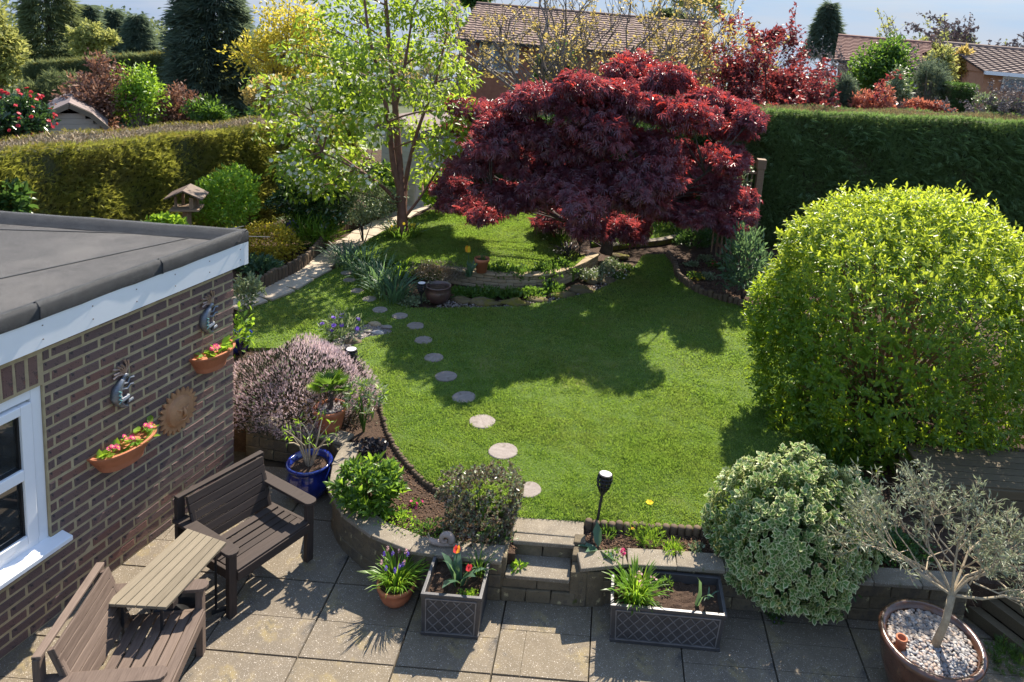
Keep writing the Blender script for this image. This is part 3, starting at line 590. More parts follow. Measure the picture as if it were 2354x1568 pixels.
def log_edge(name, label, pth, z0, hgt, dia, jitter=.02, lean=0.0):
    q = resample(smooth_path([(*p, 0) for p in pth], 8), dia * .98); t = empty(name, (q[0].x, q[0].y, z0), label, 'edging'); pw = wpos(t); r = dia / 2
    ms = []
    for k in range(3):
        m = MB(); hh = hgt; m.lathe([(r, -.08), (r, hh - .02), (r * .9, hh - .004), (r * .45, hh + .004), (.0005, hh + .006)], 9); ms.append(m.mesh('log', M['log'], True))
    for p in q: link('log', rnd.choice(ms), t, (p.x - pw.x, p.y - pw.y, rnd.uniform(-jitter, jitter)), (rnd.uniform(-.05, .05), rnd.uniform(-.05, .05), rnd.uniform(0, 6)))
    return t
log_edge('log_edging', 'row of dark half logs edging the bed beside the stone path', pxs([(585, 676), (640, 648), (690, 622), (730, 585), (755, 555), (800, 528), (850, 508), (905, 488)], ZL), ZL - .02, .26, .085, .03)
log_edge('log_edging', 'curved row of round log ends between lawn and the bed with leafy plants', pxs([(1085, 1166), (1030, 1140), (975, 1103), (930, 1055), (897, 1005), (882, 960), (874, 930)], ZL), ZL - .03, .035, .055, .012)
log_edge('log_edging', 'short straight row of log ends behind the front bed by the solar torch', pxs([(1352, 1206), (1450, 1212), (1560, 1218), (1660, 1224)], ZL), ZL - .04, .085, .075, .012)
log_edge('log_edging', 'row of pale log ends edging the shaded bed in front of the big bush', pxs([(1535, 590), (1550, 612), (1560, 640), (1600, 670), (1650, 688), (1700, 703), (1770, 728)], ZL), ZL - .03, .14, .10, .02)
# the stone walls of the raised lawn
UW = pxs([(905, 612), (985, 624), (1050, 638), (1150, 650), (1260, 648), (1330, 625), (1375, 600)], ZL + .1)
block_wall('stone_wall', 'low curved sandstone wall holding up the raised lawn, terracotta pot on it', UW, 4, .062, .26, .16, M['sandstone'], M['sandstone'], .04, ZL - .03)
# ================================================================== FURNITURE ON THE PATIO
def garden_seat(loc, yaw, label, w, mats, dark):
    # local frame: +x along the width, -y is the way the sitter faces, z up
    t = empty('garden_bench', loc, label, 'bench', 'slatted wooden garden seats', yaw); A, B = mats
    def pl(name, a, b, wd, th, up, mat):
        a, b = Vector(a), Vector(b); d = b - a; m = MB().bar(tuple(-d / 2), tuple(d / 2), wd, th, up); m.v = [tuple(v) for v in m.v]
        ux = d.normalized(); sd = ux.cross(Vector(up)).normalized(); uz = sd.cross(ux)
        M3 = Matrix((ux, -sd, uz)).transposed()                       # local x runs along the plank so that the grain does too
        m.v = [tuple(M3.transposed() @ Vector(v)) for v in m.v]
        o = link(name, m.mesh(name, mat), t, (a + b) / 2, M3.to_euler()); bv = o.modifiers.new('bevel', 'BEVEL'); bv.width = .005; bv.segments = 2; return o
    hw = w / 2; D = .50
    for k in range(6):                                             # seat slats, slightly hollow
        y = -.25 + k * .082; z = .405 - .014 * math.sin(k / 5 * 3.1) + (.012 if k == 0 else 0)
        pl('seat_slat', (-hw + .05, y, z), (hw - .05, y, z), .07, .022, (0, 0, 1), A if k != 5 else B)
    bt = math.radians(17); n = Vector((0, -math.cos(bt), math.sin(bt)))   # reclined back
    for k in range(6):
        s = .03 + k * .076; p = Vector((0, .24, .40)) + Vector((0, math.sin(bt), math.cos(bt))) * s
        pl('back_slat', (-hw + .04, p.y, p.z), (hw - .04, p.y, p.z), .071, .02, n, B)
    pl('top_rail', (-hw - .01, .44, .815), (hw + .01, .44, .815), .055, .024, (0, 0, 1), B)
    for sx in (-1, 1):
        x = sx * (hw - .02)
        pl('front_leg', (x, -.25, 0), (x, -.25, .585), .07, .05, (0, 1, 0), A); pl('rear_post', (x, .44, 0), (x, .44, .805), .07, .045, (0, 1, 0), A)
        pl('back_support', (x * .88, .235, .36), (x * .88, .385, .815), .035, .05, (0, 1, 0), A)
        pl('side_rail', (x * .97, -.27, .365), (x * .97, .44, .33), .03, .085, (0, 0, 1), A)
        arm = MB(); aw = .055; out = [(-aw, .46), (-aw, -.26)] + [(-aw * math.cos(a), -.26 - aw * .9 * math.sin(a)) for a in (.5, 1.0, 1.57, 2.1, 2.64)] + [(aw, -.26), (aw, .46)]
        arm.prism([(x + a, y) for a, y in out], .588, .616); arm.build('armrest', B if sx > 0 or not dark else A, t, local=True, bevel=.004)
    pl('front_apron', (-hw + .05, -.285, .365), (hw - .05, -.285, .365), .02, .085, (0, 0, 1), A)
    return t
# yaw: local x axis direction
garden_seat((-2.83, 5.64, 0), math.radians(62.5), 'dark stained slatted seat facing the steps, the farther of the pair', .80, (M['darkwood'], M['darkwood']), True)
garden_seat((-3.00, 4.40, 0), math.radians(101), 'faded grey brown slatted seat, the nearer of the pair, cut by the corner', .80, (M['midwood'], M['midwood']), False)
tb = empty('side_table', (-3.12, 4.95, 0), 'pale weathered plank table top resting between the two seats', 'table')
c4 = [G(430, 1214, .64), G(520, 1246, .64), G(382, 1396, .64), G(240, 1388, .64)]     # far-left, far-right, near-right, near-left
for k in range(6):
    a, b_ = k / 6 + .006, (k + 1) / 6 - .006
    q = [c4[3].lerp(c4[2], a), c4[3].lerp(c4[2], b_), c4[0].lerp(c4[1], b_), c4[0].lerp(c4[1], a)]
    mid = sum(q, Vector()) / 4; d = (q[3] - q[0]); ya = math.atan2(d.y, d.x); cs, sn = math.cos(-ya), math.sin(-ya)
    m = MB().prism([((p.x - mid.x) * cs - (p.y - mid.y) * sn, (p.x - mid.x) * sn + (p.y - mid.y) * cs) for p in q], -.024, 0)
    o = link('plank', m.mesh('plank', M['palewood']), tb, (mid.x + 3.12, mid.y - 4.95, .64), (0, 0, ya)); bv = o.modifiers.new('bevel', 'BEVEL'); bv.width = .003
for i, f in enumerate((.14, .86)):
    a, b_ = c4[3].lerp(c4[0], f), c4[2].lerp(c4[1], f); MB().bar((a.x, a.y, .592), (b_.x, b_.y, .592), .06, .045).build('batten', M['darkwood'], tb)
for p in (c4[1].lerp(c4[0], .15), c4[2].lerp(c4[3], .12), c4[0].lerp(c4[1], .15), c4[3].lerp(c4[2], .15)):
    q = p.lerp((c4[0] + c4[2]) / 2, .12); MB().tube([(q.x, q.y, .6), (q.x, q.y, .01)], .011, 6).build('leg', M['black'], tb); MB().box((q.x + .03, q.y, .012), (.12, .03, .02), .6).build('foot', M['black'], tb)
# black tub under the table
t = empty('plant_tub', (-3.1, 4.98, 0), 'black round plastic tub standing under the table', 'tub')
MB().lathe([(.001, .0), (.13, 0), (.17, .26), (.185, .27), (.185, .30), (.165, .30), (.15, .2), (.001, .2)], 22, (-3.1, 4.98, 0)).build('tub', M['black'], t, smooth=True)
# white chair whose back just shows at the lower edge
t = empty('plastic_chair', (-.90, 4.35, 0), 'white plastic chair, only its rounded back edge showing at the bottom', 'chair'); cy = 4.35
q = G(1035, 1562, .80)
b = MB(); pts = [(q.x + .20 * math.sin(a), q.y - .02 - .05 * (1 - math.cos(a)), 0) for a in np.linspace(-1.1, 1.1, 13)]
vs = []; 
for x, y, _ in pts:
    h = .80 - 1.8 * (x - q.x) ** 2
    vs += [(x, y, .42), (x, y, h), (x, y - .03, h), (x, y - .03, .42)]
b.add(vs, [(i * 4 + j, i * 4 + (j + 1) % 4, i * 4 + 4 + (j + 1) % 4, i * 4 + 4 + j) for i in range(12) for j in range(4)] + [(3, 2, 1, 0), (48, 49, 50, 51)])
b.build('backrest', M['whiteplastic'], t); t.location = (q.x, q.y, 0); bo = t.children[0] if t.children else None
MB().box((0, -.26, .42), (.40, .42, .03)).build('seat', M['whiteplastic'], t, local=True, bevel=.01)
for sx in (-1, 1):
    for sy in (-.06, -.44): MB().tube([(sx * .17, sy, .41), (sx * .20, sy - .01 * (1 if sy > -.2 else 3), 0)], [.022, .016], 8).build('leg', M['whiteplastic'], t, local=True)
if bo: bo.data.transform(Matrix.Translation(Vector((-.90, cy, 0)) - Vector((q.x, q.y, 0))))

# ------------------------------------------------------------------ wall ornaments
def wall_planter(s, z, w, dep, h, label, plabel, seed, hue):
    t = empty('wall_planter', Wp(s, z, 0), label, 'planter', 'terracotta wall planters'); b = MB(); n = 16; prof = [(.62, 0), (.66, .05), (.80, h * .55), (.96, h * .9), (1.0, h * .92), (1.0, h), (.9, h), (.86, h * .8), (.7, h * .78)]; vs = []
    for f, zz in prof:
        for j in range(n + 1):
            a = math.pi * j / n; vs.append(Wp(s - math.cos(a) * w / 2 * f, z + zz, .004 + math.sin(a) ** .8 * dep * f))
    k = n + 1; b.add(vs, [(i * k + j, i * k + j + 1, (i + 1) * k + j + 1, (i + 1) * k + j) for i in range(len(prof) - 1) for j in range(n)] + [tuple(range(k)), tuple((len(prof) - 1) * k + j for j in reversed(range(k)))])
    b.build('planter', M['terra'], t, smooth=False)
    back = MB(); o1 = [Wp(s + sx * w / 2 * f, z + zz, .004) for f, zz in ((.62, 0), (1.0, h * .95)) for sx in (-1, 1)]
    wb = MB().add(o1, [(0, 1, 3, 2)]).build('back_plate', M['terra'], t)
    g = np.random.default_rng(seed); P = empty('primrose', Wp(s, z + h * .8, dep * .4), plabel, 'flowers', 'primroses in the wall planters')
    pos = []; d = []
    for i in range(46 if w > .5 else 34):
        a = g.uniform(-.44, .44) * w * (1 if w > .5 else .9); o = g.uniform(.2, .8) * dep * math.sqrt(max(.05, 1 - (2 * a / w) ** 2)); p = Wp(s + a, z + h * .8 + g.uniform(0, .05), o); pos.append(arr(p)); dd = -WD * g.normal() + WN * g.normal(.25, .7) + Vector((0, 0, g.uniform(.25, .9))); d.append(arr(dd))
    pos = np.array(pos); d = np.array(d); leaves('leaf_rosette', pos, d, np.tile([0, 0, 1.], (len(pos), 1)) + g.normal(size=pos.shape) * .2, g.uniform(.065, .115, len(pos)), g.uniform(.045, .065, len(pos)), L['bright'] if seed == 1 else L['silver'] if seed == 9 else L['bright'], P, 'oval')
    fp = []
    for ax in hue:
        for _ in range(5):
            p = Wp(s + ax * w + g.normal() * .018, z + h * .8 + .07 + g.uniform(0, .025), dep * .5 + g.normal() * .02); fp.append(arr(p))
    fp = np.array(fp); nr = unit(np.tile([WN.x, WN.y, 1.2], (len(fp), 1)) + g.normal(size=fp.shape) * .3); leaves('flowers', fp, np.cross(nr, [1, .2, 0]), nr, .042, .042, L['pink'], P, 'star'); leaves('flower_eyes', fp + nr * .004, np.cross(nr, [1, .2, 0]), nr, .014, .014, L['yellow'], P, 'star')
wall_planter(.34, 1.42, .50, .20, .19, 'terracotta half bowl planter high on the brick wall near its corner', 'pink primroses with pale leaves in the planter near the wall corner', 2, (.12, .02))
wall_planter(1.34, 1.02, .60, .22, .19, 'terracotta half bowl planter on the brick wall beside the white window', 'pink primroses with green leaves in the planter beside the window', 1, (.25, -.02, -.33))
# sun plaque
t = empty('sun_plaque', Wp(.73, 1.16, 0), 'round terracotta sun face with pointed rays on the brick wall', 'wall plaque'); b = MB(); K = 22; R1, R0 = .225, .175
def Sp(r, a, o): return Wp(.73 - r * math.cos(a), 1.155 + r * math.sin(a), o)
vs = []
for o_, sc in ((.003, 1.0), (.022, .985)):
    for i in range(K * 4):
        f = (i % 4) / 4; tri = 1 - abs(2 * f - 1); vs.append(Sp((R0 + (R1 - R0) * tri ** .8) * sc, 2 * math.pi * i / (K * 4), o_))
n = K * 4; vs += [Sp(.15, 2 * math.pi * i / n, .022) for i in range(n)] + [Sp(.135, 2 * math.pi * i / n, .05) for i in range(n)] + [Sp(.09, 2 * math.pi * i / n, .068) for i in range(n)] + [Sp(.03, 2 * math.pi * i / n, .075) for i in range(n)]
fs = [(r * n + i, r * n + (i + 1) % n, (r + 1) * n + (i + 1) % n, (r + 1) * n + i) for r in range(5) for i in range(n)] + [tuple(5 * n + i for i in range(n))]
b.add(vs, fs).build('plaque', M['terrapale'], t)
f = MB(); f.tube([Sp(.055, 1.57, .074), Sp(.0, 0, .098), Sp(.03, -1.57, .085)], [.010, .016, .020], 6); f.tube([Sp(.08, 2.5, .066), Sp(.05, 2.3, .08), Sp(.03, 2.0, .078)], .009, 5); f.tube([Sp(.08, .64, .066), Sp(.05, .84, .08), Sp(.03, 1.14, .078)], .009, 5)
f.tube([Sp(.075, -2.2, .07), Sp(.072, -1.57, .083), Sp(.075, -.94, .07)], [.006, .012, .006], 6); f.tube([Sp(.045, 2.65, .072), Sp(.042, 2.2, .08)], .012, 6); f.tube([Sp(.045, .5, .072), Sp(.042, .94, .08)], .012, 6); f.build('face', M['terrapale'], t, smooth=True)
# two tin dancing figures
def dancer(s0, z0, k, label, mirror=1, pose=0):
    t = empty('tin_figure', Wp(s0, z0, 0), label, 'wall ornament', 'tin figures on the brick wall')
    def q(x, z, o=.02): return Wp(s0 - mirror * x * k, z0 + z * k, o)
    MB().tube([q(-.02, .02), q(-.09, .08), q(-.12, .18), q(-.10, .28), q(-.03, .36), q(.02, .40)], [.02 * k, .06 * k, .075 * k, .065 * k, .045 * k, .03 * k], 8).build('body', M['metalblue'], t, smooth=True)
    h = MB(); h.tube([q(.0, .38), q(.04, .43), q(.07, .42)], [.03 * k, .042 * k, .022 * k], 7); h.build('head', M['metalblue'], t, smooth=True)
    b = MB()
    for i in range(7):
        a = math.radians(60 + i * 17); L0 = .2 + .03 * math.sin(i * 2); b.tube([q(.03, .44), q(.03 + math.cos(a) * L0 * .6, .44 + math.sin(a) * L0 * .6), q(.03 + math.cos(a + .25) * L0, .44 + math.sin(a + .25) * L0)], [.012 * k, .014 * k, .018 * k], 5)
    b.build('plumes', M['copper'], t)
    b = MB(); b.tube([q(-.05, .33), q(.06, .30), q(.10, .36), q(.16, .35)], [.025 * k, .02 * k, .016 * k, .02 * k], 6); b.tube([q(-.06, .26), q(.05, .22), q(.10, .26), q(.15, .25)], [.025 * k, .02 * k, .016 * k, .02 * k], 6); b.build('arms', M['metalblue'], t)
    b = MB(); b.tube([q(-.05, .08), q(.06, .10), q(.05, .02), q(.14, .03)], [.045 * k, .04 * k, .028 * k, .022 * k], 7); b.tube([q(-.06, .05), q(.0, -.02), q(.06, -.04)], [.045 * k, .03 * k, .022 * k], 7); b.build('legs', M['metalblue'], t)
    b = MB(); zz = [q(-.14 + .045 * (i % 2), .10 + .03 * i, .02 + .075 * k) for i in range(7)]; b.tube(zz, .006 * k, 4); b.build('zigzag', M['teal'], t)
dancer(1.30, 1.52, .62, 'tin dancing figure with plumed head on the wall above the window planter')
dancer(.345, 1.80, .62, 'tin dancing figure with plumed head on the wall above the corner planter')

# ------------------------------------------------------------------ planters and pots
def box_planter(name, loc, w, d, h, label, yaw=0.0, nx=4, nz=3):
    t = empty(name, loc, label, 'planter', 'lead grey lattice planters', yaw); tp = .93; b = MB(); rim = .028; wi, di = w - 2 * rim, d - 2 * rim
    def ring(ww, dd, z): return [(-ww / 2, -dd / 2, z), (ww / 2, -dd / 2, z), (ww / 2, dd / 2, z), (-ww / 2, dd / 2, z)]
    vs = ring(w * tp, d * tp, 0) + ring(w * .975, d * .975, h - .03) + ring(w, d, h - .03) + ring(w, d, h) + ring(wi, di, h) + ring(wi * .97, di * .97, h - .08)
    b.add(vs, [(r * 4 + i, r * 4 + (i + 1) % 4, r * 4 + 4 + (i + 1) % 4, r * 4 + 4 + i) for r in range(5) for i in range(4)] + [(3, 2, 1, 0)]); b.build('planter_box', M['lead'], t, local=True, bevel=.004)
    s = MB(); g = np.random.default_rng(5); gx, gy_ = 14, 10; vv = [((i / gx - .5) * wi * .97, (j / gy_ - .5) * di * .97, h - .075 + g.uniform(-.012, .014)) for j in range(gy_ + 1) for i in range(gx + 1)]
    s.add(vv, [(j * (gx + 1) + i, j * (gx + 1) + i + 1, (j + 1) * (gx + 1) + i + 1, (j + 1) * (gx + 1) + i) for j in range(gy_) for i in range(gx)]); s.build('soil', M['soil'], t, local=True)
    # raised lattice and frame on the faces
    def face(org, ex, W_, nrm, cnt):
        z0, z1 = .05, h - .055; lt = MB(); m0, m1 = -W_ / 2 + .05, W_ / 2 - .05
        def P3(x, z):
            k = tp + (.975 - tp) * z / h; return Vector(org) * k + Vector(ex) * (x * k) + Vector((0, 0, z)) + Vector(nrm) * .003
        dx = (m1 - m0) / cnt; rise = (z1 - z0); dd_ = dx / 1.0
        def clipseg(x0, sgn):
            x1 = x0 + sgn * rise * .95; a, c = (x0, z0), (x1, z1)
            def cl(p, o):
                if p[0] < m0: tt = (m0 - o[0]) / (p[0] - o[0]); return (m0, o[1] + tt * (p[1] - o[1]))
                if p[0] > m1: tt = (m1 - o[0]) / (p[0] - o[0]); return (m1, o[1] + tt * (p[1] - o[1]))
                return p
            if max(x0, x1) <= m0 or min(x0, x1) >= m1: return
            a2, c2 = cl(a, c), cl(c, a); lt.bar(P3(*a2), P3(*c2), .006, .010, nrm)
        k = -12
        while k < cnt + 12: clipseg(m0 + k * dd_, 1); clipseg(m0 + k * dd_, -1); k += 1
        for a, c in (((m0 - .012, z0 - .012), (m1 + .012, z0 - .012)), ((m0 - .012, z1 + .012), (m1 + .012, z1 + .012)), ((m0 - .012, z0 - .012), (m0 - .012, z1 + .012)), ((m1 + .012, z0 - .012), (m1 + .012, z1 + .012))): lt.bar(P3(*a), P3(*c), .010, .012, nrm)
        lt.build('lattice', M['leadlight'], t, local=True)
    face((0, -d / 2, 0), (1, 0, 0), w, (0, -1, 0), nx); face((-w / 2, 0, 0), (0, -1, 0), d, (-1, 0, 0), nz)
    MB().box((0, 0, .018), (w * .955, d * .955, .034)).build('base_moulding', M['lead'], t, local=True, bevel=.006)
    return t
PA = (G(967, 1462, 0) + G(1098, 1466, 0)) / 2; box_planter('square_planter', (PA.x, PA.y + .23, 0), .50, .50, .40, 'square lead grey planter with lattice front, left of the steps', 0.0, 4, 4)
PB = (G(1396, 1475, 0) + G(1648, 1495, 0)) / 2; box_planter('long_planter', (PB.x + .02, PB.y + .20, 0), .97, .44, .36, 'long lead grey planter with lattice front, right of the steps', -.01, 9, 4)
def flower_stems(name, label, cat_, base, group=None): return empty(name, base, label, cat_, group)
def blades(t, n, spread, length, width, mat, lean=.45, up=.9, name='leaf_blades', c=(0, 0), sq=False, g=None, tpl='arch', z=None, bend=0):
    g = g or np.random.default_rng(n + int(1000 * length)); o = wpos(t); a = g.uniform(0, 6.28, n); r = spread * np.sqrt(g.random(n))
    pos = np.stack([o.x + c[0] + r * np.cos(a), o.y + c[1] + r * np.sin(a), np.full(n, o.z if z is None else z)], 1)
    out = np.stack([np.cos(a), np.sin(a), 0 * a], 1) * lean * g.uniform(.2, 1.3, (n, 1)) + g.normal(size=(n, 3)) * .18; out[:, 2] = up
    nr = np.stack([-np.cos(a), -np.sin(a), np.full(n, .5)], 1)
    return leaves(name, pos, out, nr, jit(n, length, .3, g), jit(n, width, .2, g), mat, t, tpl)
def tulip(t, base, h, lean, col, inner, r=.03):
    top = Vector(base) + Vector((lean[0], lean[1], h)); MB().tube([base, Vector(base).lerp(top, .5) + Vector((.006, 0, 0)), top], .004, 5).build('stem', L['bluegreen'], t)
    for cc, off in ((col, 0.0), (inner, .5)):
        b = MB()
        for k in range(3):
            a = 2 * math.pi * (k + off) / 3; ca, sa = math.cos(a), math.sin(a); q = []
            for rr, zz, w in ((.25, 0, .25), (.95, .35, .8), (1.0, .9, .75), (.95, 1.6, .15)):
                for sg in (-1, 1): q.append(top + Vector((ca * rr * r - sa * sg * w * r * .8, sa * rr * r + ca * sg * w * r * .8, zz * r * 1.2)))
            b.add(q, [(i * 2, i * 2 + 1, i * 2 + 3, i * 2 + 2) for i in range(3)])
        b.build('petals', cc, t, smooth=True)
px0 = (PA.x, PA.y + .23)
t = empty('tulips', (px0[0] + .02, px0[1] - .02, .33), 'two red tulips with broad leaves in the square planter', 'flowers')
blades(t, 9, .05, .22, .065, L['bluegreen'], .8, .75); tulip(t, (px0[0] - .04, px0[1] + .0, .33), .27, (.02, .0), L['red'], L['orange'], .027); tulip(t, (px0[0] + .08, px0[1] - .03, .33), .15, (.02, -.02), L['red'], L['red'], .024)
t = empty('grass_tuft', (px0[0] + .17, px0[1] + .08, .33), 'thin leaved green tuft in the back corner of the square planter', 'plant'); blades(t, 36, .04, .20, .009, L['mid'], .6)
t = empty('moss_plant', (px0[0] + .12, px0[1] - .14, .33), 'low pale green seedlings in the front of the square planter', 'plant'); p = blob((px0[0] + .12, px0[1] - .15, .335), (.09, .06, .025), 160, .9, .1, .6, half=True); leaves('foliage', *p, .02, .012, L['bright'], t, 'oval')
cx, cy2 = PB.x + .02, PB.y + .20
t = empty('daffodil_clump', (cx - .27, cy2 - .02, .285), 'thick clump of strappy green leaves filling the left of the long planter', 'plant')
blades(t, 150, .13, .21, .015, L['bright'], .5, .9); blades(t, 50, .13, .17, .018, L['mid'], .9, .6, 'low_leaves')
p = blob((cx - .22, cy2 + .02, .44), (.13, .1, .06), 26, .8, .1, .6); leaves('flowers', *p, .022, .022, L['pinkpale'], t, 'star')['kind'] = 'stuff'
t = empty('hyacinth', (cx - .38, cy2 + .12, .285), 'small pink flower spike at the back left of the long planter', 'flowers'); MB().tube([(cx - .38, cy2 + .12, .28), (cx - .40, cy2 + .13, .56)], .004, 5).build('stem', L['mid'], t); p = blob((cx - .40, cy2 + .13, .58), (.018, .018, .04), 40, .3, .1, .2); leaves('flowers', *p, .02, .018, L['pink'], t, 'star')
t = empty('leaf_shoot', (cx + .25, cy2 - .06, .285), 'single broad leaf standing in the bare soil of the long planter', 'plant'); blades(t, 2, .01, .26, .04, L['bluegreen'], .15, 1.0, 'leaf')
t = empty('leaf_shoot', (cx + .36, cy2 + .02, .285), 'small curled shoot near the right end of the long planter', 'plant'); blades(t, 3, .012, .12, .016, L['bluegreen'], .7, .8, 'leaf')
t = empty('green_sprout', (cx + .0, cy2 + .10, .285), 'small leafy green sprout at the back of the long planter', 'plant'); p = blob((cx - .0, cy2 + .10, .33), (.07, .05, .06), 60, .8, .1, .5); leaves('foliage', *p, .035, .014, L['mid'], t, 'leaf')
def pot(name, label, c, prof, mat, soilz, soilr, n=30, cat_='pot', soilmat=None, group=None):
    t = empty(name, c, label, cat_, group); MB().lathe(prof, n, (0, 0, 0), cap0=True).build('pot', mat, t, smooth=True, local=True)
    g = np.random.default_rng(3); rings = [(soilr * k / 6, soilz + g.uniform(-.006, .008)) for k in range(6, 0, -1)] + [(.001, soilz + .01)]; MB().lathe(rings, n).build('soil', soilmat or M['soil'], t, local=True); return t
P1 = G(902, 1402, 0); P1.y += .10
pot('terracotta_pot', 'small round terracotta pot on the patio left of the square planter', (P1.x, P1.y, 0), [(.085, 0), (.125, .05), (.148, .11), (.155, .155), (.166, .16), (.168, .19), (.158, .195), (.146, .19), (.14, .16)], M['terra'], .165, .143)
t = empty('grape_hyacinth', (P1.x, P1.y, .165), 'arching grassy leaves and mauve flower spikes in the small terracotta pot', 'flowers'); blades(t, 170, .11, .23, .010, L['bright'], .75, .8)
for i in range(13):
    a = i * 2.4; r = .03 + .07 * ((i * 7) % 5) / 5; e = Vector((P1.x + 1.7 * r * math.cos(a), P1.y + 1.7 * r * math.sin(a) + .03, .34 + .02 * (i % 5))); MB().tube([(P1.x + r * math.cos(a), P1.y + r * math.sin(a), .16), e.lerp(Vector((P1.x + r * math.cos(a), P1.y + r * math.sin(a), .16)), .5) + Vector((0, 0, .02)), e], .0035, 4).build('stem', L['bright'], t)
    p = blob(e + Vector((0, 0, .018)), (.010, .010, .028), 26, .3, .1, .2); leaves('flower_spike', *p, .012, .011, L['purple'] if i % 3 else L['pinkpale'], t, 'star')
P2 = Vector((-2.80, 6.74, 0))
pot('blue_pot', 'glossy cobalt blue pot in the corner below the retaining wall', P2, [(.12, 0), (.15, .03), (.215, .14), (.222, .22), (.195, .31), (.185, .34), (.222, .365), (.228, .385), (.215, .40), (.19, .385), (.175, .34)], M['blueglaze'], .345, .18, 36)
t = empty('potted_shrub', (P2.x, P2.y, .345), 'bare branched little shrub with few narrow leaves in the blue pot', 'shrub')
b = MB(); tips = []; r_ = random.Random(4)
for i in range(7):
    a = i * .9 + .2; e1 = P2 + Vector((.10 * math.cos(a), .10 * math.sin(a), .56 + .03 * (i % 3))); e2 = e1 + Vector((.17 * math.cos(a + .5), .13 * math.sin(a + .5), .10 + .06 * (i % 2))); b.tube([P2 + Vector((.02 * math.cos(a), .02 * math.sin(a), .34)), e1, e1.lerp(e2, .5) + Vector((0, 0, .02)), e2], [.012, .008, .007, .004], 5)
    e3 = e1 + Vector((.12 * math.cos(a - .8), .12 * math.sin(a - .8), .16)); b.tube([e1, e3], [.006, .003], 5); tips += [e2, e3]
b.build('branches', M['palebark'], t)
ps, ds = [], []
for e in tips:
    for _ in range(5): ps.append(arr(e) + RG.normal(size=3) * .02); ds.append(RG.normal(size=3) * .8 + [0, 0, .5])
leaves('foliage', np.array(ps), np.array(ds), rdir(len(ps)) + [0, 0, .8], .07, .015, L['bright'], t, 'leaf')
P3 = G(755, 985, ZL); P3 = Yp(757, 985, 7.30); P3.z = ZL - .03
pot('terracotta_pot', 'large terracotta pot with pebbles and a palm, behind the blue pot', P3, [(.11, -.02), (.14, .10), (.165, .24), (.175, .25), (.178, .285), (.16, .285), (.15, .25)], M['terra'], .255, .155)
t = empty('fan_palm', P3 + Vector((0, 0, .28)), 'small fan palm with spiky leaves in the large terracotta pot', 'palm')
MB().tube([P3 + Vector((0, 0, .25)), P3 + Vector((.01, 0, .46))], [.035, .028], 8).build('trunk', M['darkbark'], t)
for i in range(15):
    a = i * 2.4; el = 1.25 - .07 * i; dr = Vector((math.cos(a) * math.cos(el), math.sin(a) * math.cos(el), math.sin(el))); o = P3 + Vector((0, 0, .48)); e = o + dr * .12; MB().tube([o, e], .005, 4).build('leaf_stalk', L['mid'], t)
    sd = dr.cross(Vector((0, 0, 1))).normalized(); n = 16; ang = np.linspace(-1.5, 1.5, n); D = np.array([arr(dr * math.cos(x) + sd * math.sin(x)) for x in ang]); leaves('fan_leaf', np.tile(arr(e), (n, 1)), D + [0, 0, -.1], np.tile(arr(sd.cross(dr)), (n, 1)), .15, .014, L['mid'] if i % 3 else L['bright'], t, 'leaf')
p = [(P3.x + .13 * math.sqrt(rnd.random()) * math.cos(a), P3.y + .13 * math.sqrt(rnd.random()) * math.sin(a)) for a in np.linspace(0, 40, 70)]
peb = [hull('pebble', (0, 0, 0), (.021, .016, .010), M['pebble'], None, seed=k).data for k in range(3)]
for o in [o for o in COL.objects if o.name.startswith('pebble')]: bpy.data.objects.remove(o)
pp = [o for o in COL.objects if o.name.startswith('terracotta_pot')][-1]
for x, y in p: link('pebble', rnd.choice(peb), pp, (x - P3.x, y - P3.y, .262), (rnd.uniform(-.4, .4), rnd.uniform(-.4, .4), rnd.uniform(0, 6)), [rnd.uniform(.7, 1.3)] * 3)
# olive tree in its big brown pot
P4 = Vector((2.90, 5.04, 0))
OP = pot('olive_pot', 'big glazed brown pot of pebbles at lower right of the patio', P4, [(.24, 0), (.28, .04), (.36, .26), (.385, .42), (.40, .45), (.405, .48), (.385, .50), (.35, .49), (.335, .44)], M['brownglaze'], .43, .34, 40)
g = np.random.default_rng(8); cnt = 0; spots = []
for _ in range(6000):
    a, r = g.uniform(0, 6.28), .325 * math.sqrt(g.random()); x, y = r * math.cos(a), r * math.sin(a)
    if all((x - q[0]) ** 2 + (y - q[1]) ** 2 > .0175 ** 2 for q in spots) and math.hypot(x + .27, y + .06) > .055: spots.append((x, y))
    if len(spots) >= 560: break
spots.sort(key=lambda q: q[1]); rest = []
for i, (x, y) in enumerate(spots):
    if i < 290: link('pebble', peb[i % 3], OP, (x, y, .447 + g.uniform(-.004, .008)), (g.uniform(-.5, .5), g.uniform(-.5, .5), g.uniform(0, 6)), [g.uniform(.7, 1.15)] * 3)
    else: rest.append((x, y))
b = MB(); pm = peb[0]; pv = [tuple(v.co) for v in pm.vertices]; pf = [tuple(q.vertices) for q in pm.polygons]
for x, y in rest:
    a = g.uniform(0, 6); k = g.uniform(.7, 1.15); b.add([(x + k * (v[0] * math.cos(a) - v[1] * math.sin(a)), y + k * (v[0] * math.sin(a) + v[1] * math.cos(a)), .45 + v[2] * k) for v in pv], pf)
o = b.build('pebbles', M['gravel'], OP, smooth=True, local=True); o['kind'] = 'stuff'
t = empty('clay_pipe', P4 + Vector((-.27, -.06, .43)), 'short terracotta pipe stuck in the pebbles of the olive pot', 'pipe'); MB().lathe([(.04, 0), (.04, .075), (.045, .08), (.045, .10), (.033, .10), (.03, .0)], 16).build('pipe', M['terra'], t, smooth=True, local=True)
t = empty('olive_tree', P4 + Vector((.02, -.02, .44)), 'sparse olive tree with grey green leaves in the brown pot', 'tree')
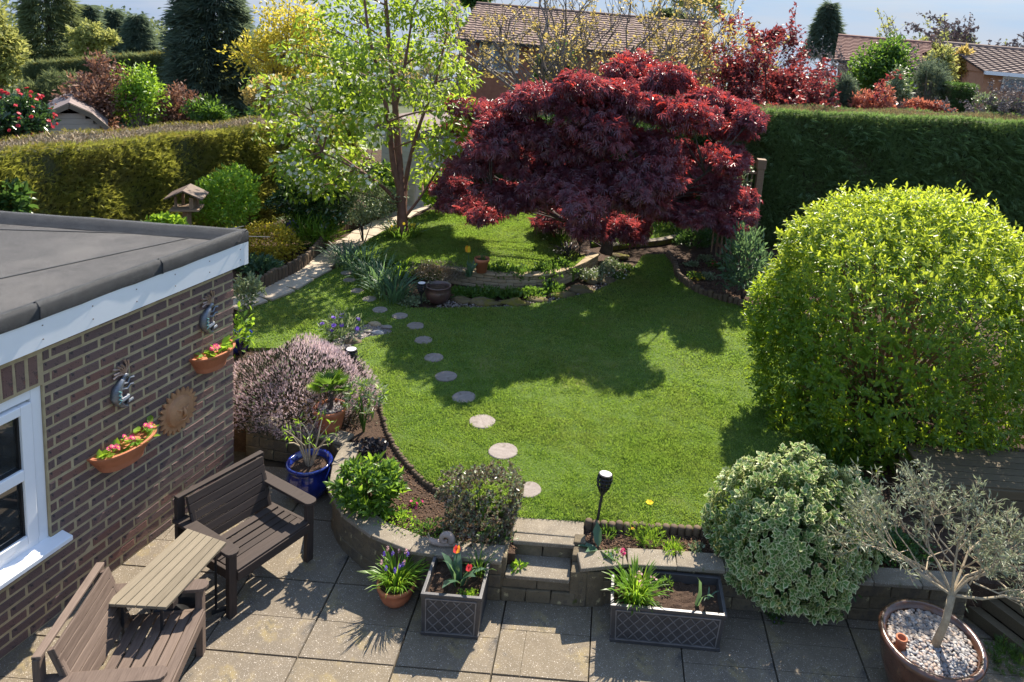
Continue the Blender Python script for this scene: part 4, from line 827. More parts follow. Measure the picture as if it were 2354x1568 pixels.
o = P4 + Vector((.02, -.02, .43)); fk = o + Vector((.06, .0, .48)); MB().tube([o, o.lerp(fk, .5) + Vector((.02, 0, 0)), fk], [.036, .028, .03], 9).build('trunk', M['palebark'], t, smooth=True)
r_ = random.Random(12); b = MB(); ps, ds = [], []
def twig(a, d, ln, rad, lev):
    e = a + d * ln; mid = a.lerp(e, .5) + Vector((r_.gauss(0, .03), r_.gauss(0, .03), r_.gauss(0, .02))) * ln * 2; b.tube([a, mid, e], [rad, rad * .8, rad * .55], 5 if lev < 2 else 3, False)
    if lev >= 2:
        for k in range(1 if lev == 2 else 3): f = r_.random(); ps.append(arr(a.lerp(e, f))); ds.append(arr(d * .6 + Vector((r_.gauss(0, .7), r_.gauss(0, .7), r_.gauss(.15, .6)))))
    if lev < 4:
        for k in range(3 if lev else 4):
            nd = (d * 1.0 + Vector((r_.gauss(0, .55), r_.gauss(0, .55), r_.gauss(.10, .38)))).normalized(); twig(a.lerp(e, .45 + .55 * r_.random()), nd, ln * r_.uniform(.55, .78), rad * .55, lev + 1)
for d, ln in (((-1.0, .2, .62), .52), ((-.5, .5, .8), .48), ((.05, .2, 1.0), .42), ((.8, .15, .55), .46), ((1.0, -.1, .2), .50), ((.4, -.3, .75), .38), ((-.85, .6, .3), .50), ((.6, .7, .6), .44)): twig(fk, Vector(d).normalized(), ln, .013, 0)
b.build('branches', M['palebark'], t); leaves('foliage', np.array(ps), np.array(ds), rdir(len(ps)) + [0, 0, .6], jit(len(ps), .052), jit(len(ps), .013), L['olive'], t, 'leaf')
# pots in the garden
P5 = G(1001, 700, ZL); P5.y += .12
pot('plum_pot', 'wide plum brown glazed bowl pot at the lawn edge', (P5.x, P5.y, ZL), [(.11, 0), (.15, .02), (.205, .12), (.205, .20), (.185, .24), (.205, .265), (.21, .28), (.195, .285), (.178, .27), (.17, .22)], M['plumglaze'], .235, .172, 34)
P6 = G(1104, 630, ZL + .26); P6.z = ZL + .27; P6.y += .08
pot('terracotta_pot', 'plain terracotta pot standing on the curved sandstone wall', P6, [(.085, 0), (.115, .19), (.128, .195), (.132, .25), (.118, .25), (.108, .2)], M['terra'], .22, .107)
t = empty('seedling', P6 + Vector((0, 0, .22)), 'small green shoots in the pot on the sandstone wall', 'plant'); blades(t, 26, .07, .09, .012, L['mid'], .5)
P7 = G(1250, 500, ZU); pot('terracotta_pot', 'small orange terracotta pot on the raised lawn under the red maple', (P7.x, P7.y, ZU), [(.12, 0), (.16, .27), (.175, .28), (.175, .34), (.155, .34), (.14, .28)], M['terrapale'], .30, .145)
# snail ornament
SN = G(1000 - 10, 1262, ZL + .04); SN = Vector((-1.16, 5.68, .42))
t = empty('snail_ornament', SN, 'carved stone snail sitting on the coping of the curved wall', 'ornament'); b = MB(); b.tube([SN + Vector((x, 0, z)) for x, z in ((.14, .012), (.06, .018), (-.02, .02), (-.09, .025), (-.12, .05), (-.13, .06))], [.008, .022, .03, .026, .02, .008], 8); b.build('body', M['pinkstone'], t, smooth=True)
sp = MB(); sp.tube([SN + Vector((.015 + (.055 - .0075 * a) * math.cos(a * 1.0), -.004 * a, .07 + (.055 - .0075 * a) * math.sin(a))) for a in np.linspace(-.6, 6.6, 26)], [.034 - .0035 * a for a in np.linspace(0, 6.6, 26)], 8); sp.build('shell', M['pinkstone'], t, smooth=True)
for sx in (-1, 1): MB().tube([SN + Vector((-.125, sx * .006, .06)), SN + Vector((-.145, sx * .02, .095))], .004, 5).build('feeler', M['pinkstone'], t)
# solar torches
def torch(c, h, label, lean=(0, 0), k=1.0):
    t = empty('solar_torch', c, label, 'lamp', 'solar torches in the garden'); c = Vector(c); top = c + Vector((lean[0], lean[1], h)); ax = (top - c).normalized(); R3 = Vector((0, 0, 1)).rotation_difference(ax).to_matrix()
    MB().tube([c, top], .011 * k, 8).build('stake', M['black'], t); q = lambda x, y, z: top + R3 @ Vector((x * k, y * k, z * k))
    b = MB()
    for j in range(12):
        a = 2 * math.pi * j / 12; b.tube([q(r * math.cos(a), r * math.sin(a), z) for r, z in ((.022, -.01), (.045, .03), (.056, .08), (.05, .125))], .0055 * k, 4)
    for r, z in ((.05, .045), (.056, .075), (.054, .10), (.05, .125)): b.tube([q(r * math.cos(a), r * math.sin(a), z) for a in np.linspace(0, 2 * math.pi, 17)], .006 * k, 4)
    b.tube([q(0, 0, -.04), q(0, 0, -.01), q(0, 0, .01)], [.012 * k, .026 * k, .026 * k], 10); b.build('cage', M['black'], t)
    b = MB(); n = 18; b.add([q(.047 * math.cos(2 * math.pi * j / n), .047 * math.sin(2 * math.pi * j / n), z) for z in (.118, .132) for j in range(n)], [(j, (j + 1) % n, n + (j + 1) % n, n + j) for j in range(n)] + [tuple(range(n, 2 * n))]); b.build('solar_panel', M['lens'], t)
    b = MB(); b.tube([q(0, 0, .02), q(0, 0, .115)], .02 * k, 8); b.build('light_tube', M['black'], t)
torch(G(1371, 1206, ZL - .03), .33, 'black solar torch with pale round top at the lawn corner near the steps', (.03, .05), 1.25)
torch(G(967, 702, ZL), .22, 'black solar torch beside the plum brown pot', (0, 0), 1.2)
torch(Vector((-2.86, 8.05, ZL)), .42, 'black solar torch rising behind the pink heather', (0, 0), 1.2)
torch(G(1331, 590, ZL + .25), .26, 'black solar torch standing before the red maple trunk', (0, 0), 1.2)
torch(G(766, 540, ZL + .1), .16, 'small black solar torch in the bed behind the stone path', (0, 0), 1.2)
# bird table
BT = Yp(430, 500, 11.2); BT.z = ZL
t = empty('bird_table', BT, 'wooden bird table with a pitched roof in front of the left hedge', 'bird table'); zt = Yp(430, 480, 11.2).z
b = MB(); b.box((0, 0, (zt - ZL) / 2), (.09, .09, zt - ZL)); b.build('post', M['post'], t, local=True); hz = zt - ZL
MB().box((0, 0, hz + .015), (.42, .36, .03), .3).build('tray', M['post'], t, local=True)
for sx in (-1, 1):
    for sy in (-1, 1): MB().box((sx * .12, sy * .1, hz + .12), (.035, .035, .20), .3).build('upright', M['post'], t, local=True)
MB().box((.12, 0, hz + .12), (.02, .22, .19), .3).build('side_panel', M['post'], t, local=True)
for sx in (-1, 1):
    a, c = Vector((0, 0, hz + .34)), Vector((sx * .27, 0, hz + .2)); m = MB(); cs, sn = math.cos(.3), math.sin(.3); vs = []
    for p_, yy in ((a, -.24), (c, -.24), (c, .24), (a, .24)): vs.append((p_.x * cs - yy * sn, p_.x * sn + yy * cs, p_.z))
    vs += [(x, y, z + .02) for x, y, z in vs]; m.add(vs, [(3, 2, 1, 0), (4, 5, 6, 7), (0, 1, 5, 4), (1, 2, 6, 5), (2, 3, 7, 6), (3, 0, 4, 7)]); m.build('roof_board', M['midwood'], t, local=True)
# ================================================================== PLANTS IN THE NEAR BEDS
def place(u, v, y): return Yp(u, v, y)
# pink heather
c = place(688, 918, 7.75); t = empty('heather', (c.x, c.y, ZL - .04), 'large mound of pale pink flowering heather beside the brick corner', 'shrub')
g = np.random.default_rng(21); p, d, n = blob((c.x, c.y, c.z - .05), (.82, .70, .70), 17000, .16, .10, .9, g, 4.0, ZL - .04, out=.9)
leaves('flower_spikes', p, d, n, jit(len(p), .05, .4, g), jit(len(p), .024, .3, g), L['heather'], t, 'spray')
p, d, n = blob((c.x, c.y, c.z - .08), (.76, .64, .66), 12000, .35, .08, .7, g, 4.0, ZL - .04); leaves('stems', p, d, n, .07, .014, L['heatherd'], t, 'leaf')
p, d, n = blob((c.x, c.y, c.z - .08), (.76, .64, .64), 1500, .3, .12, .7, g, 4.0, ZL - .04); leaves('leaf_tips', p, d, n, .05, .012, L['silver'], t, 'leaf')['kind'] = 'stuff'
# broad green clump on the curved wall
def rosettes(name, label, c, r, n, ll, lw, mats, ground, per=9, cat_='plant', amp=.12, seed=1, upb=.45, tpl='oval', zmin=None):
    g = np.random.default_rng(seed); t = empty(name, (c[0], c[1], ground), label, cat_); p, d, _ = blob(c, r, n, .25, amp, .5, g, 3, ground + .02)
    m = len(p); P_ = np.repeat(p, per, 0); D0 = np.repeat(unit(d), per, 0); k = np.tile(np.arange(per), m); a = k * 2.4 + np.repeat(g.uniform(0, 6, m), per)
    u1 = unit(np.cross(D0, [0.3, .2, 1.0])); u2 = np.cross(D0, u1); ring = u1 * np.cos(a)[:, None] + u2 * np.sin(a)[:, None]; el = (.25 + .75 * k / per)[:, None]
    D = unit(ring * (1.15 - el) + D0 * el * 1.1 + [0, 0, upb * .3]); NR = D0 + [0, 0, .3]
    sz = g.uniform(.75, 1.25, len(P_)) * (1.0 - .35 * k / per)
    h = g.random(len(P_)) < .75
    leaves('foliage', P_[h], D[h], NR[h], ll * sz[h], lw * sz[h], mats[0], t, tpl); leaves('young_leaves', P_[~h], D[~h], NR[~h], ll * sz[~h], lw * sz[~h], mats[1], t, tpl)
    q, _, _ = blob(c, [x * .7 for x in r], 8, .5, .1, .3, g); stems(t, (c[0], c[1], ground), [tuple(x) for x in q if x[2] > ground + .03], .012, L['mid']); return t
c = place(846, 1115, 6.15); rosettes('leafy_perennial', 'bushy glossy green leafy clump on the bend of the curved wall', (c.x, c.y, c.z - .02), (.30, .26, .22), 150, .105, .036, (L['mid'], L['bright']), ZL - .04, 9, seed=3)
# bronze hebe
c = place(1104, 1165, 6.02); rosettes('hebe_bush', 'bronze leaved bush on the wall left of the steps', (c.x, c.y, c.z - .02), (.40, .34, .38), 1250, .042, .019, (L['hebe'], L['silver']), ZL - .04, 9, 'shrub', .22, 5, 1.2, 'leaf')
def low(name, label, u, v, z, r, n, ll, lw, mat, tpl='leaf', cat_='plant', h=.5, up=.5, flw=None, group=None, seed=None):
    o = G(u, v, z); g = np.random.default_rng(seed or int(u * 7 + v)); t = empty(name, o, label, cat_, group); p, d, nr = blob((o.x, o.y, z), (r, r * .85, r * h), n, .6, .25, up, g, 3, z, True); leaves('foliage', p, d, nr, jit(len(p), ll, .3, g), jit(len(p), lw, .3, g), mat, t, tpl)
    if flw:
        p, d, nr = blob((o.x, o.y, z + r * .12), (r, r * .85, r * h), flw[1], .15, .2, .9, g, 3, z, True); leaves('flowers', p, np.cross(nr, rdir(len(p), g)), nr, flw[2], flw[2], flw[0], t, 'star')
    return t
zb = ZL - .04
low('heuchera', 'low dark purple leaved plant against the log ends', 862, 1038, zb, .17, 260, .045, .04, L['black'], 'oval')
low('bedding_plant', 'low light green plants inside the curved wall', 905, 1195, zb, .20, 420, .03, .018, L['bright'], 'oval', h=.45)
low('bedding_plant', 'low dull green weeds in front of the bronze bush', 985, 1225, zb, .17, 300, .03, .016, L['mid'], 'oval', h=.4)
low('cyclamen', 'tiny magenta flower with leaves on the brown soil', 955, 1160, zb, .06, 50, .03, .02, L['mid'], 'oval', flw=(L['pink'], 8, .03))
low('violet_plant', 'dark leaves with a few violets at the wall foot of the bronze bush', 1130, 1235, zb, .16, 260, .035, .022, L['deep'], 'oval', flw=(L['purple'], 9, .022))
rosettes('sage_plant', 'pale lance leaved plant beside the terracotta palm pot', tuple(place(838, 912, 7.35)), (.22, .20, .18), 40, .10, .022, (L['silver'], L['bright']), zb, 9, seed=9, tpl='leaf')
low('dry_stems', 'thin dry stems and seedlings right of the palm pot', 810, 965, zb, .22, 240, .05, .012, L['hebe'], 'leaf', h=.5)
# poppy and front bed
def stalk_flower(name, label, base, top, mat, r, mid=L['bright'], cat_='flower'):
    t = empty(name, base, label, cat_); MB().tube([base, Vector(base).lerp(Vector(top), .5) + Vector((.01, 0, 0)), top], .004, 5).build('stem', mid, t); g = np.random.default_rng(1); k = 6; a = np.arange(k) * 2 * math.pi / k; D = np.stack([np.cos(a), np.sin(a), np.full(k, .75)], 1); leaves('petals', np.tile(arr(top), (k, 1)), D, np.tile([0, 0, 1.], (k, 1)) - D * .3, r, r * 1.1, mat, t, 'oval'); return t
b0 = G(1494, 1222, zb); stalk_flower('yellow_poppy', 'single yellow poppy on a thin stem before the log ends', b0, b0 + Vector((-.03, .04, .26)), L['yellow'], .045)
b0 = G(1452, 1232, zb); stalk_flower('orange_flower', 'tiny orange flower in the front bed by the torch', b0, b0 + Vector((0, 0, .07)), L['orange'], .022)
t = empty('hosta', G(1375, 1262, zb), 'broad pale leaf lying in the front bed beside the steps', 'plant'); blades(t, 4, .03, .20, .075, L['bluegreen'], 1.3, .5, 'leaf', tpl='oval')
low('bedding_plant', 'feathery bright green plant in the middle of the front bed', 1488, 1245, zb, .17, 380, .05, .022, L['bright'], 'spray', h=.75)
low('bedding_plant', 'small light green tuft in the front bed', 1546, 1272, zb, .085, 240, .05, .011, L['bright'], 'leaf', h=1.0, up=1.0)
low('bedding_plant', 'small pale seedling right of the tuft in the front bed', 1600, 1268, zb, .075, 50, .045, .02, L['silver'], 'oval', h=.7)
low('bedding_plant', 'straggly seedlings behind the long planter flowers', 1410, 1285, zb, .12, 130, .035, .018, L['mid'], 'oval', h=.5)
low('bedding_plant', 'short green weeds at the foot of the solar torch', 1395, 1228, zb, .09, 120, .05, .012, L['mid'], 'leaf', h=.6, up=1)
low('step_weed', 'small green weed in the left corner of the steps', 1190, 1305, .268, .05, 26, .05, .03, L['bright'], 'oval', h=.8)
low('patio_violas', 'tiny violas growing in the joint at the wall foot', 1780, 1425, .0, .07, 120, .02, .014, L['mid'], 'oval', flw=(L['purple'], 6, .015))
low('patio_fern', 'leafy green weed at the lower right corner of the patio', 2310, 1520, .0, .20, 420, .05, .035, L['mid'], 'spray', h=.7)
low('ivy_groundcover', 'dark blue green groundcover beside the variegated bush', 2040, 1262, zb, .34, 1500, .035, .024, L['deep'], 'oval', h=.35)
low('ivy_groundcover', 'green groundcover under the big bush by the timber', 1960, 1160, zb, .30, 700, .05, .03, L['mid'], 'oval', h=.5)
o = G(1915, 1075, zb); t = empty('iris_clump', o, 'dark green strappy iris leaves under the big bush', 'plant'); blades(t, 130, .22, .45, .018, L['mid'], .8, .8)
o = G(1995, 1150, zb); t = empty('hosta', o, 'broad green leaves low beside the iris under the big bush', 'plant'); blades(t, 12, .06, .22, .06, L['mid'], 1.1, .6, tpl='oval')
# soil crumbs in the beds near the camera
def crumbs(name, poly, z, n, s, label, mat, seed=1):
    g = np.random.default_rng(seed); xs = [p[0] for p in poly]; ys = [p[1] for p in poly]; x = g.uniform(min(xs), max(xs), n); y = g.uniform(min(ys), max(ys), n); k = inpoly(x, y, poly); x, y = x[k], y[k]; m = len(x)
    o = leaves(name, np.stack([x, y, np.full(m, z)], 1), rdir(m, g), rdir(m, g), s * g.uniform(.4, 1.5, m) ** 1.4, s * g.uniform(.4, 1.4, m), mat, None, 'chunk'); return tag(o, label, 'soil' if mat == M['crumb'] else 'gravel', None, 'stuff')
crumbs('soil_crumbs', [(x + .12, y + .15) for x, y in WL[2:]] + [(-.65, 6.1), (-1.1, 6.25), (-1.6, 6.7), (-2.0, 7.5)], zb, 9000, .022, 'loose brown soil crumbs in the bed inside the curved wall', M['crumb'], 1)
crumbs('soil_crumbs', [(.1, 5.76), (3.4, 5.8), (3.4, 6.3), (1.5, 6.12), (.1, 6.12)], zb, 9000, .024, 'loose brown soil crumbs in the front bed behind the long planter', M['crumb'], 2)
crumbs('soil_crumbs', pxs([(1565, 600), (1700, 600), (1760, 700), (1690, 695), (1600, 668)], ZL), zb, 2500, .04, 'loose dark soil in the shaded bed by the trellis', M['crumb'], 3)
# variegated euonymus
c = place(1822, 1235, 5.98); g = np.random.default_rng(31); t = empty('variegated_bush', (c.x, c.y, zb), 'cream edged variegated bush spilling over the low wall', 'shrub')
def euo(n, shell): return blob((c.x, c.y - .03, c.z + .02), (.80, .60, .66), n, shell, .10, .25, g, 3.5, None, out=.9)
p, d, n = euo(1500, .14); per = 7; m = len(p); P_ = np.repeat(p, per, 0); D0 = np.repeat(unit(p - np.array([c.x, c.y, c.z - .3])), per, 0); k = np.tile(np.arange(per), m); a = k * 2.4 + np.repeat(g.uniform(0, 6, m), per)
u1 = unit(np.cross(D0, [.3, .2, 1.0])); u2 = np.cross(D0, u1); D = unit((u1 * np.cos(a)[:, None] + u2 * np.sin(a)[:, None]) * .9 + D0 * (.25 + .12 * k)[:, None]); NR = D0 + g.normal(size=D0.shape) * .15; sz = g.uniform(.7, 1.2, len(P_))
P_ = P_ + D0 * (.006 * k)[:, None]
leaves('leaf_rims', P_, D, NR, .056 * sz, .037 * sz, L['vari'], t, 'rim'); s_ = unit(np.cross(unit(D), NR)); nn = np.cross(s_, unit(D)); leaves('leaf_centres', P_ + nn * .0025 + unit(D) * .004, D, NR, .044 * sz, .024 * sz, L['varic'], t, 'rim')
p, d, n = blob((c.x, c.y, c.z), (.68, .52, .56), 3500, .5, .1, .2, g); leaves('inner_foliage', p, d, n, .055, .03, L['deep'], t, 'oval')
stems(t, (c.x, c.y + .1, zb), [tuple(x) for x in blob((c.x, c.y, c.z), (.6, .45, .5), 26, .4, .1, .3, g)[0]], .014)
# the big forsythia
c = place(2048, 768, 8.5); g = np.random.default_rng(41); t = empty('forsythia_bush', (c.x, c.y + .1, zb), 'huge rounded bright green bush with yellow tips at right', 'shrub')
R_ = (1.86, 1.42, 1.76)
def shoots(n, shell, amp, seed, per, ll, lw, mats, shoot, zcut=None):
    g = np.random.default_rng(seed); dd = rdir(n, g); rad = lump(dd, .09, np.random.default_rng(77), 3.4) * (1 - shell * g.random(n)); hm = np.sin(dd[:, 0] * 9 + 2 * dd[:, 2]) * np.sin(dd[:, 2] * 8 + 3 * dd[:, 0]) * np.sin(dd[:, 0] * 4 + dd[:, 2] * 13); kp = ~((hm > .22) & (dd[:, 2] < .6) & (g.random(n) < .55)); dd, rad = dd[kp], rad[kp]; p = np.array(c) + dd * np.array(R_) * rad[:, None]; keep = p[:, 2] > c.z - 1.52 + .12 * np.sin(p[:, 0] * 5); p, dd = p[keep], dd[keep]; m = len(p)
    ax = unit(dd * .75 + np.array([0, 0, .55]) + g.normal(size=dd.shape) * .3); P_ = np.repeat(p, per, 0); A = np.repeat(ax, per, 0); k = np.tile(np.arange(per), m); a = k * 1.57 + (k // 2) * .8 + np.repeat(g.uniform(0, 6, m), per)
    P_ = P_ + A * (k / per * shoot)[:, None]; u1 = unit(np.cross(A, [.3, .2, 1.0])); u2 = np.cross(A, u1); D = unit((u1 * np.cos(a)[:, None] + u2 * np.sin(a)[:, None]) * (1.0 - .5 * k / per)[:, None] + A * (.35 + .6 * k / per)[:, None]); sz = g.uniform(.55, 1.35, len(P_)) * (1.08 - .4 * k / per)
    return P_, D, A, ll * sz, lw * sz, np.repeat(dd[:, 2], per), np.repeat(dd[:, 1], per), k
P_, D, A, l_, w_, zz, yy, k = shoots(7800, .14, .1, 42, 8, .080, .032, None, .11)
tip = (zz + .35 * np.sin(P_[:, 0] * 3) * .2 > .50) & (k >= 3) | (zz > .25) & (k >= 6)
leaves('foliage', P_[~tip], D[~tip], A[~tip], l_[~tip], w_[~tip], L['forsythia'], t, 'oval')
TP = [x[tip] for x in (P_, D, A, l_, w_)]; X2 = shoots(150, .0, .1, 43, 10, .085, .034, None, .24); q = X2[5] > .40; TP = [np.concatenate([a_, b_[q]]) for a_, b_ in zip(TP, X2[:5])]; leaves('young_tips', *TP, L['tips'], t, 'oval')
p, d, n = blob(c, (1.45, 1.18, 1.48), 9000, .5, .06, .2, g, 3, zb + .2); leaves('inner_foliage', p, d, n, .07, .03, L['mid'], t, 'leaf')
ends = [tuple(x) for x in blob(c, (1.55, 1.26, 1.55), 240, .15, .05, .2, g, 3, zb + .3)[0]]; stems(t, (c.x, c.y + .1, zb), ends, .022, rough_mat('forsythia_bark', (.20, .11, .06), (.34, .21, .12), 12, .85, .4, 40), n=4, k=6)
# timber on the right
t = empty('timber_planter', (3.9, 6.75, zb), 'stack of weathered boards under the big bush, right edge', 'planter')
for k in range(4): o = MB().box((4.35, 6.62 + .004 * k, zb + .07 + .105 * k), (1.7, .06, .098), .02).build('board', M['sleeper'], t, bevel=.004)
for k in range(2): MB().box((3.47 + .02 * k, 6.95, zb + .1 + .17 * k), (.06, .62, .16), .02).build('end_board', M['sleeper'], t, bevel=.004)
[MB().box((4.4, 6.68 + .115 * k, zb + .44), (1.8, .105, .03), .02).build('top_board', M['sleeper'], t, bevel=.004) for k in range(6)]
t = empty('timber_edging', (3.6, 5.9, 0), 'sloping run of long boards beside the olive pot at right edge', 'edging')
for k in range(4): 
    a, b_ = Vector((3.62 + .10 * k, 5.95 + .02 * k, .07 + .12 * k)), Vector((4.75 + .10 * k, 4.15, .07 + .12 * k)); MB().bar(a, b_, .09, .112).build('board', M['sleeper'], t, bevel=.004)
MB().bar((3.68, 6.05, .55), (5.0, 6.25, .55), .16, .05).build('cap_board', M['sleeper'], t, bevel=.004)
o = MB().prism([(3.95, 6.0), (5.6, 6.25), (6, 3.5), (5.1, 4.1)], -.05, .44).build('bark_mulch_bed', rough_mat('bark_mulch', (.09, .045, .03), (.22, .12, .08), 30, .95, .9, 60, dist=.02)); tag(o, kind='structure')
# ================================================================== BEDS FARTHER BACK
# daffodil leaves in a drift beside the stepping stones
for i, (u, v, h, lab) in enumerate([(800, 592, .42, 'blue green strappy daffodil leaves nearest the stone path'), (838, 612, .42, 'second drift of blue green strappy leaves along the stepping stones'), (872, 640, .45, 'tall strappy green leaves in the middle of the drift'), (905, 668, .42, 'arching strappy leaves at the lawn end of the drift'), (925, 612, .34, 'pale green upright leaves at the edge of the raised lawn')]):
    o = G(u, v + 18, ZL); t = empty('daffodil_leaves', o, lab, 'plant', 'strappy leaf clumps'); blades(t, 130, .26, h, .020, L['bluegreen'] if i != 4 else L['bright'], .75, .85, g=np.random.default_rng(60 + i))
c = G(1000, 660, ZL); shrub('thyme_mound', 'dull brown green mound of thyme in front of the stone wall', (c.x, c.y + .25, ZL + .12), (.55, .30, .20), 3200, .045, .010, L['hebe'], ZL - .04, shell=.6, half=True, nst=6)
def drift(name, label, pts, z, rad, n, ll, lw, mat, h=.5, tpl='oval', flw=None, cat_='groundcover'):
    P0 = G(*pts[0], z); t = empty(name, P0, label, cat_); bs = []; fb = []
    g = np.random.default_rng(len(label) * 7)
    for u, v in pts:
        o = G(u, v, z); bs.append(blob((o.x, o.y, z), (rad, rad * .8, rad * h), n, .7, .2, .5, g, 3, z, True))
        if flw: fb.append(blob((o.x, o.y, z + .02), (rad, rad * .8, rad * h), flw[1], .15, .2, .9, g, 3, z, True))
    p, d, nr = cat(*bs); leaves('foliage', p, d, nr, jit(len(p), ll, .3, g), jit(len(p), lw, .3, g), mat, t, tpl)
    if flw: p, d, nr = cat(*fb); leaves('flowers', p, np.cross(nr, rdir(len(p), g)), nr, flw[2], flw[2], flw[0], t, 'star')
    return t
drift('periwinkle', 'green groundcover trailing along the foot of the sandstone wall', [(1070, 678), (1120, 680), (1170, 681), (1220, 678), (1270, 670)], ZL, .26, 480, .055, .035, L['mid'], .45)
drift('periwinkle', 'green groundcover on the raised lawn edge behind the terracotta pot', [(1150, 632), (1200, 636), (1250, 634), (1290, 622)], ZU - .1, .27, 520, .055, .035, L['mid'], .7)
drift('saxifrage', 'white flowered low plants beside the curved wall end', [(1350, 640), (1385, 632), (1405, 615)], ZL, .24, 420, .045, .03, L['silver'], .6, flw=(L['blossom'], 40, .03))
drift('saxifrage', 'white flowered tuft at the lawn tip near the maple', [(1425, 640), (1440, 622)], ZL, .15, 240, .04, .025, L['mid'], .7, flw=(L['blossom'], 24, .03))
drift('marigold_leaves', 'pale green leaves with white flowers behind the torch at the plum pot', [(940, 700), (975, 690)], ZL, .18, 200, .045, .03, L['silver'], .6)
for i, (u, v, z, h, m, lab) in enumerate([(1305, 585, ZU, .22, L['black'], 'tuft of black grass beside the torch under the maple'), (1290, 560, ZU, .35, L['mid'], 'upright green leaves by the raised lawn edge'), (1440, 560, ZL + .1, .28, L['mid'], 'grassy green tuft right of the maple trunk'), (1295, 520, ZU, .38, L['mid'], 'green leaves in the gap below the maple branches')]):
    o = G(u, v, z); t = empty('grass_tuft', o, lab, 'plant'); blades(t, 110, .2, h, .016, m, .9, .7, g=np.random.default_rng(80 + i))
o = G(925, 540, ZU); t = empty('daffodil_ring', o, 'ring of green leaves round the foot of the cherry tree', 'plant'); blades(t, 190, .34, .26, .020, L['mid'], .8, .7); 
p = blob((o.x, o.y, ZU + .18), (.34, .3, .1), 14, .4, .1, .5); leaves('flowers', *p, .06, .06, L['yellow'], t, 'star')
b0 = G(1078, 635, ZL + .2); t = empty('orange_tulips', b0, 'pair of orange tulips standing above the sandstone wall', 'flowers'); tulip(t, b0, .42, (-.04, 0), L['orange'], L['yellow'], .04); tulip(t, b0 + Vector((.03, .03, 0)), .44, (-.09, .02), L['orange'], L['yellow'], .04); blades(t, 12, .06, .28, .05, L['bluegreen'], .5, .8)
# pebble corner with cornflowers
peb_poly = pxs([(800, 800), (838, 775), (900, 768), (905, 755), (860, 738), (820, 745), (770, 770), (760, 800)], ZL)
crumbs('gravel', peb_poly, ZL - .02, 5000, .035, 'pale gravel in the pebble corner of the lawn', M['gravel'], 5)
for i, (u, v, r, lab) in enumerate([(868, 765, .10, 'flat grey pebble at the tip of the gravel corner'), (845, 762, .07, 'rounded grey stone amid the gravel corner'), (812, 785, .13, 'long slate stone lying across the gravel corner'), (862, 745, .11, 'tan flagstone at the lawn edge of the gravel corner'), (825, 772, .06, 'small white pebble amid the gravel corner'), (890, 752, .09, 'low brown stone at the end of the gravel corner')]):
    o = G(u, v, ZL); tag(hull('garden_stone', o, (r, r * .6, r * .3), [M['pebble'], M['stone'], M['wallstone'], M['sandstone']][i % 4], None, seed=100 + i), lab, 'stone', 'stones in the gravel corner')
o = G(785, 780, ZL); t = empty('cornflower', o, 'purple cornflowers with grey leaves behind the heather', 'flowers'); p, d, n = blob((o.x, o.y, ZL + .14), (.26, .22, .20), 240, .7, .2, .6); leaves('foliage', p, d, n, .11, .022, L['silver'], t, 'leaf'); p, d, n = blob((o.x, o.y, ZL + .24), (.26, .2, .12), 9, .2, .1, .8); leaves('flowers', np.repeat(p, 3, 0), rdir(27), np.repeat(n, 3, 0), .07, .07, L['purple'], t, 'star')
for k in range(len(p)): pass
# gravel strip and mossy rocks along the rockery foot
strip = pxs([(1010, 690), (1060, 692), (1160, 695), (1270, 682), (1350, 662), (1400, 640), (1440, 605), (1460, 612), (1430, 645), (1370, 670), (1270, 696), (1160, 710), (1060, 712), (1000, 710)], ZL)
crumbs('gravel', strip, ZL - .01, 9000, .035, 'grey gravel strip between lawn and rockery', M['gravel'], 6)
for i, (u, v, rx, lab) in enumerate([(1060, 690, .18, 'leftmost brown edging stone below the groundcover'), (1115, 695, .22, 'long brown edging stone below the terracotta pot'), (1180, 696, .22, 'mossy edging stone right of the long brown one'), (1235, 690, .17, 'dark mossy rock in the middle of the rockery edge'), (1290, 680, .20, 'yellow mossed rock on the gravel strip'), (1335, 668, .22, 'flat mossy rock beside the white flowers'), (1395, 645, .20, 'mossy rock at the lawn tip'), (1360, 645, .16, 'tan rock among the white flowers'), (1425, 590, .18, 'moss covered rock right of the maple foot'), (1440, 612, .14, 'small moss covered rock at the grass passage'), (1275, 545, .20, 'mossed flat rock on the edge of the raised lawn'), (1345, 590, .16, 'mossy rock next to the wall end under the maple')]):
    o = G(u, v, ZL if v > 600 or u > 1400 else ZU - .1); tag(hull('mossy_rock', o, (rx * 1.1, rx * .6, rx * .30), M['mossrock'], None, amp=.2, seed=200 + i), lab, 'rock', 'rockery stones')
# right-hand shaded bed
c = place(1715, 605, 12.2); shrub('lance_leaf_shrub', 'dark glossy shrub with lance leaves before the right hedge', (c.x, c.y, c.z), (.42, .40, .62), 900, .13, .035, L['bluegreen'], ZL - .04, 'oval', shell=.6, up=.7, nst=8)
for i, (u, v, m, lab) in enumerate([(1590, 612, None, 'small silvery plant at the left of the shaded bed'), (1620, 598, None, 'pale seedling plant at the back of the shaded bed'), (1645, 615, L['red'], 'little plant with red flowers in the shaded bed'), (1600, 640, L['yellow'], 'little plant with yellow flowers in the shaded bed'), (1625, 640, None, 'low green plant near the log ends of the shaded bed')]):
    low('bedding_plant', lab, u, v, ZL - .03, .16, 150, .05, .03, L['silver'] if not m else L['mid'], 'oval', h=.6, flw=(m, 10, .05) if m else None)
low('fern_clump', 'dark ferny clump below the right side of the maple', 1600, 560, ZL, .55, 1400, .09, .03, L['deep'], 'leaf', h=.8)
low('fern_clump', 'shaded green shrublet behind the grass passage', 1540, 530, ZL, .5, 1200, .09, .035, L['mid'], 'leaf', h=1.1)
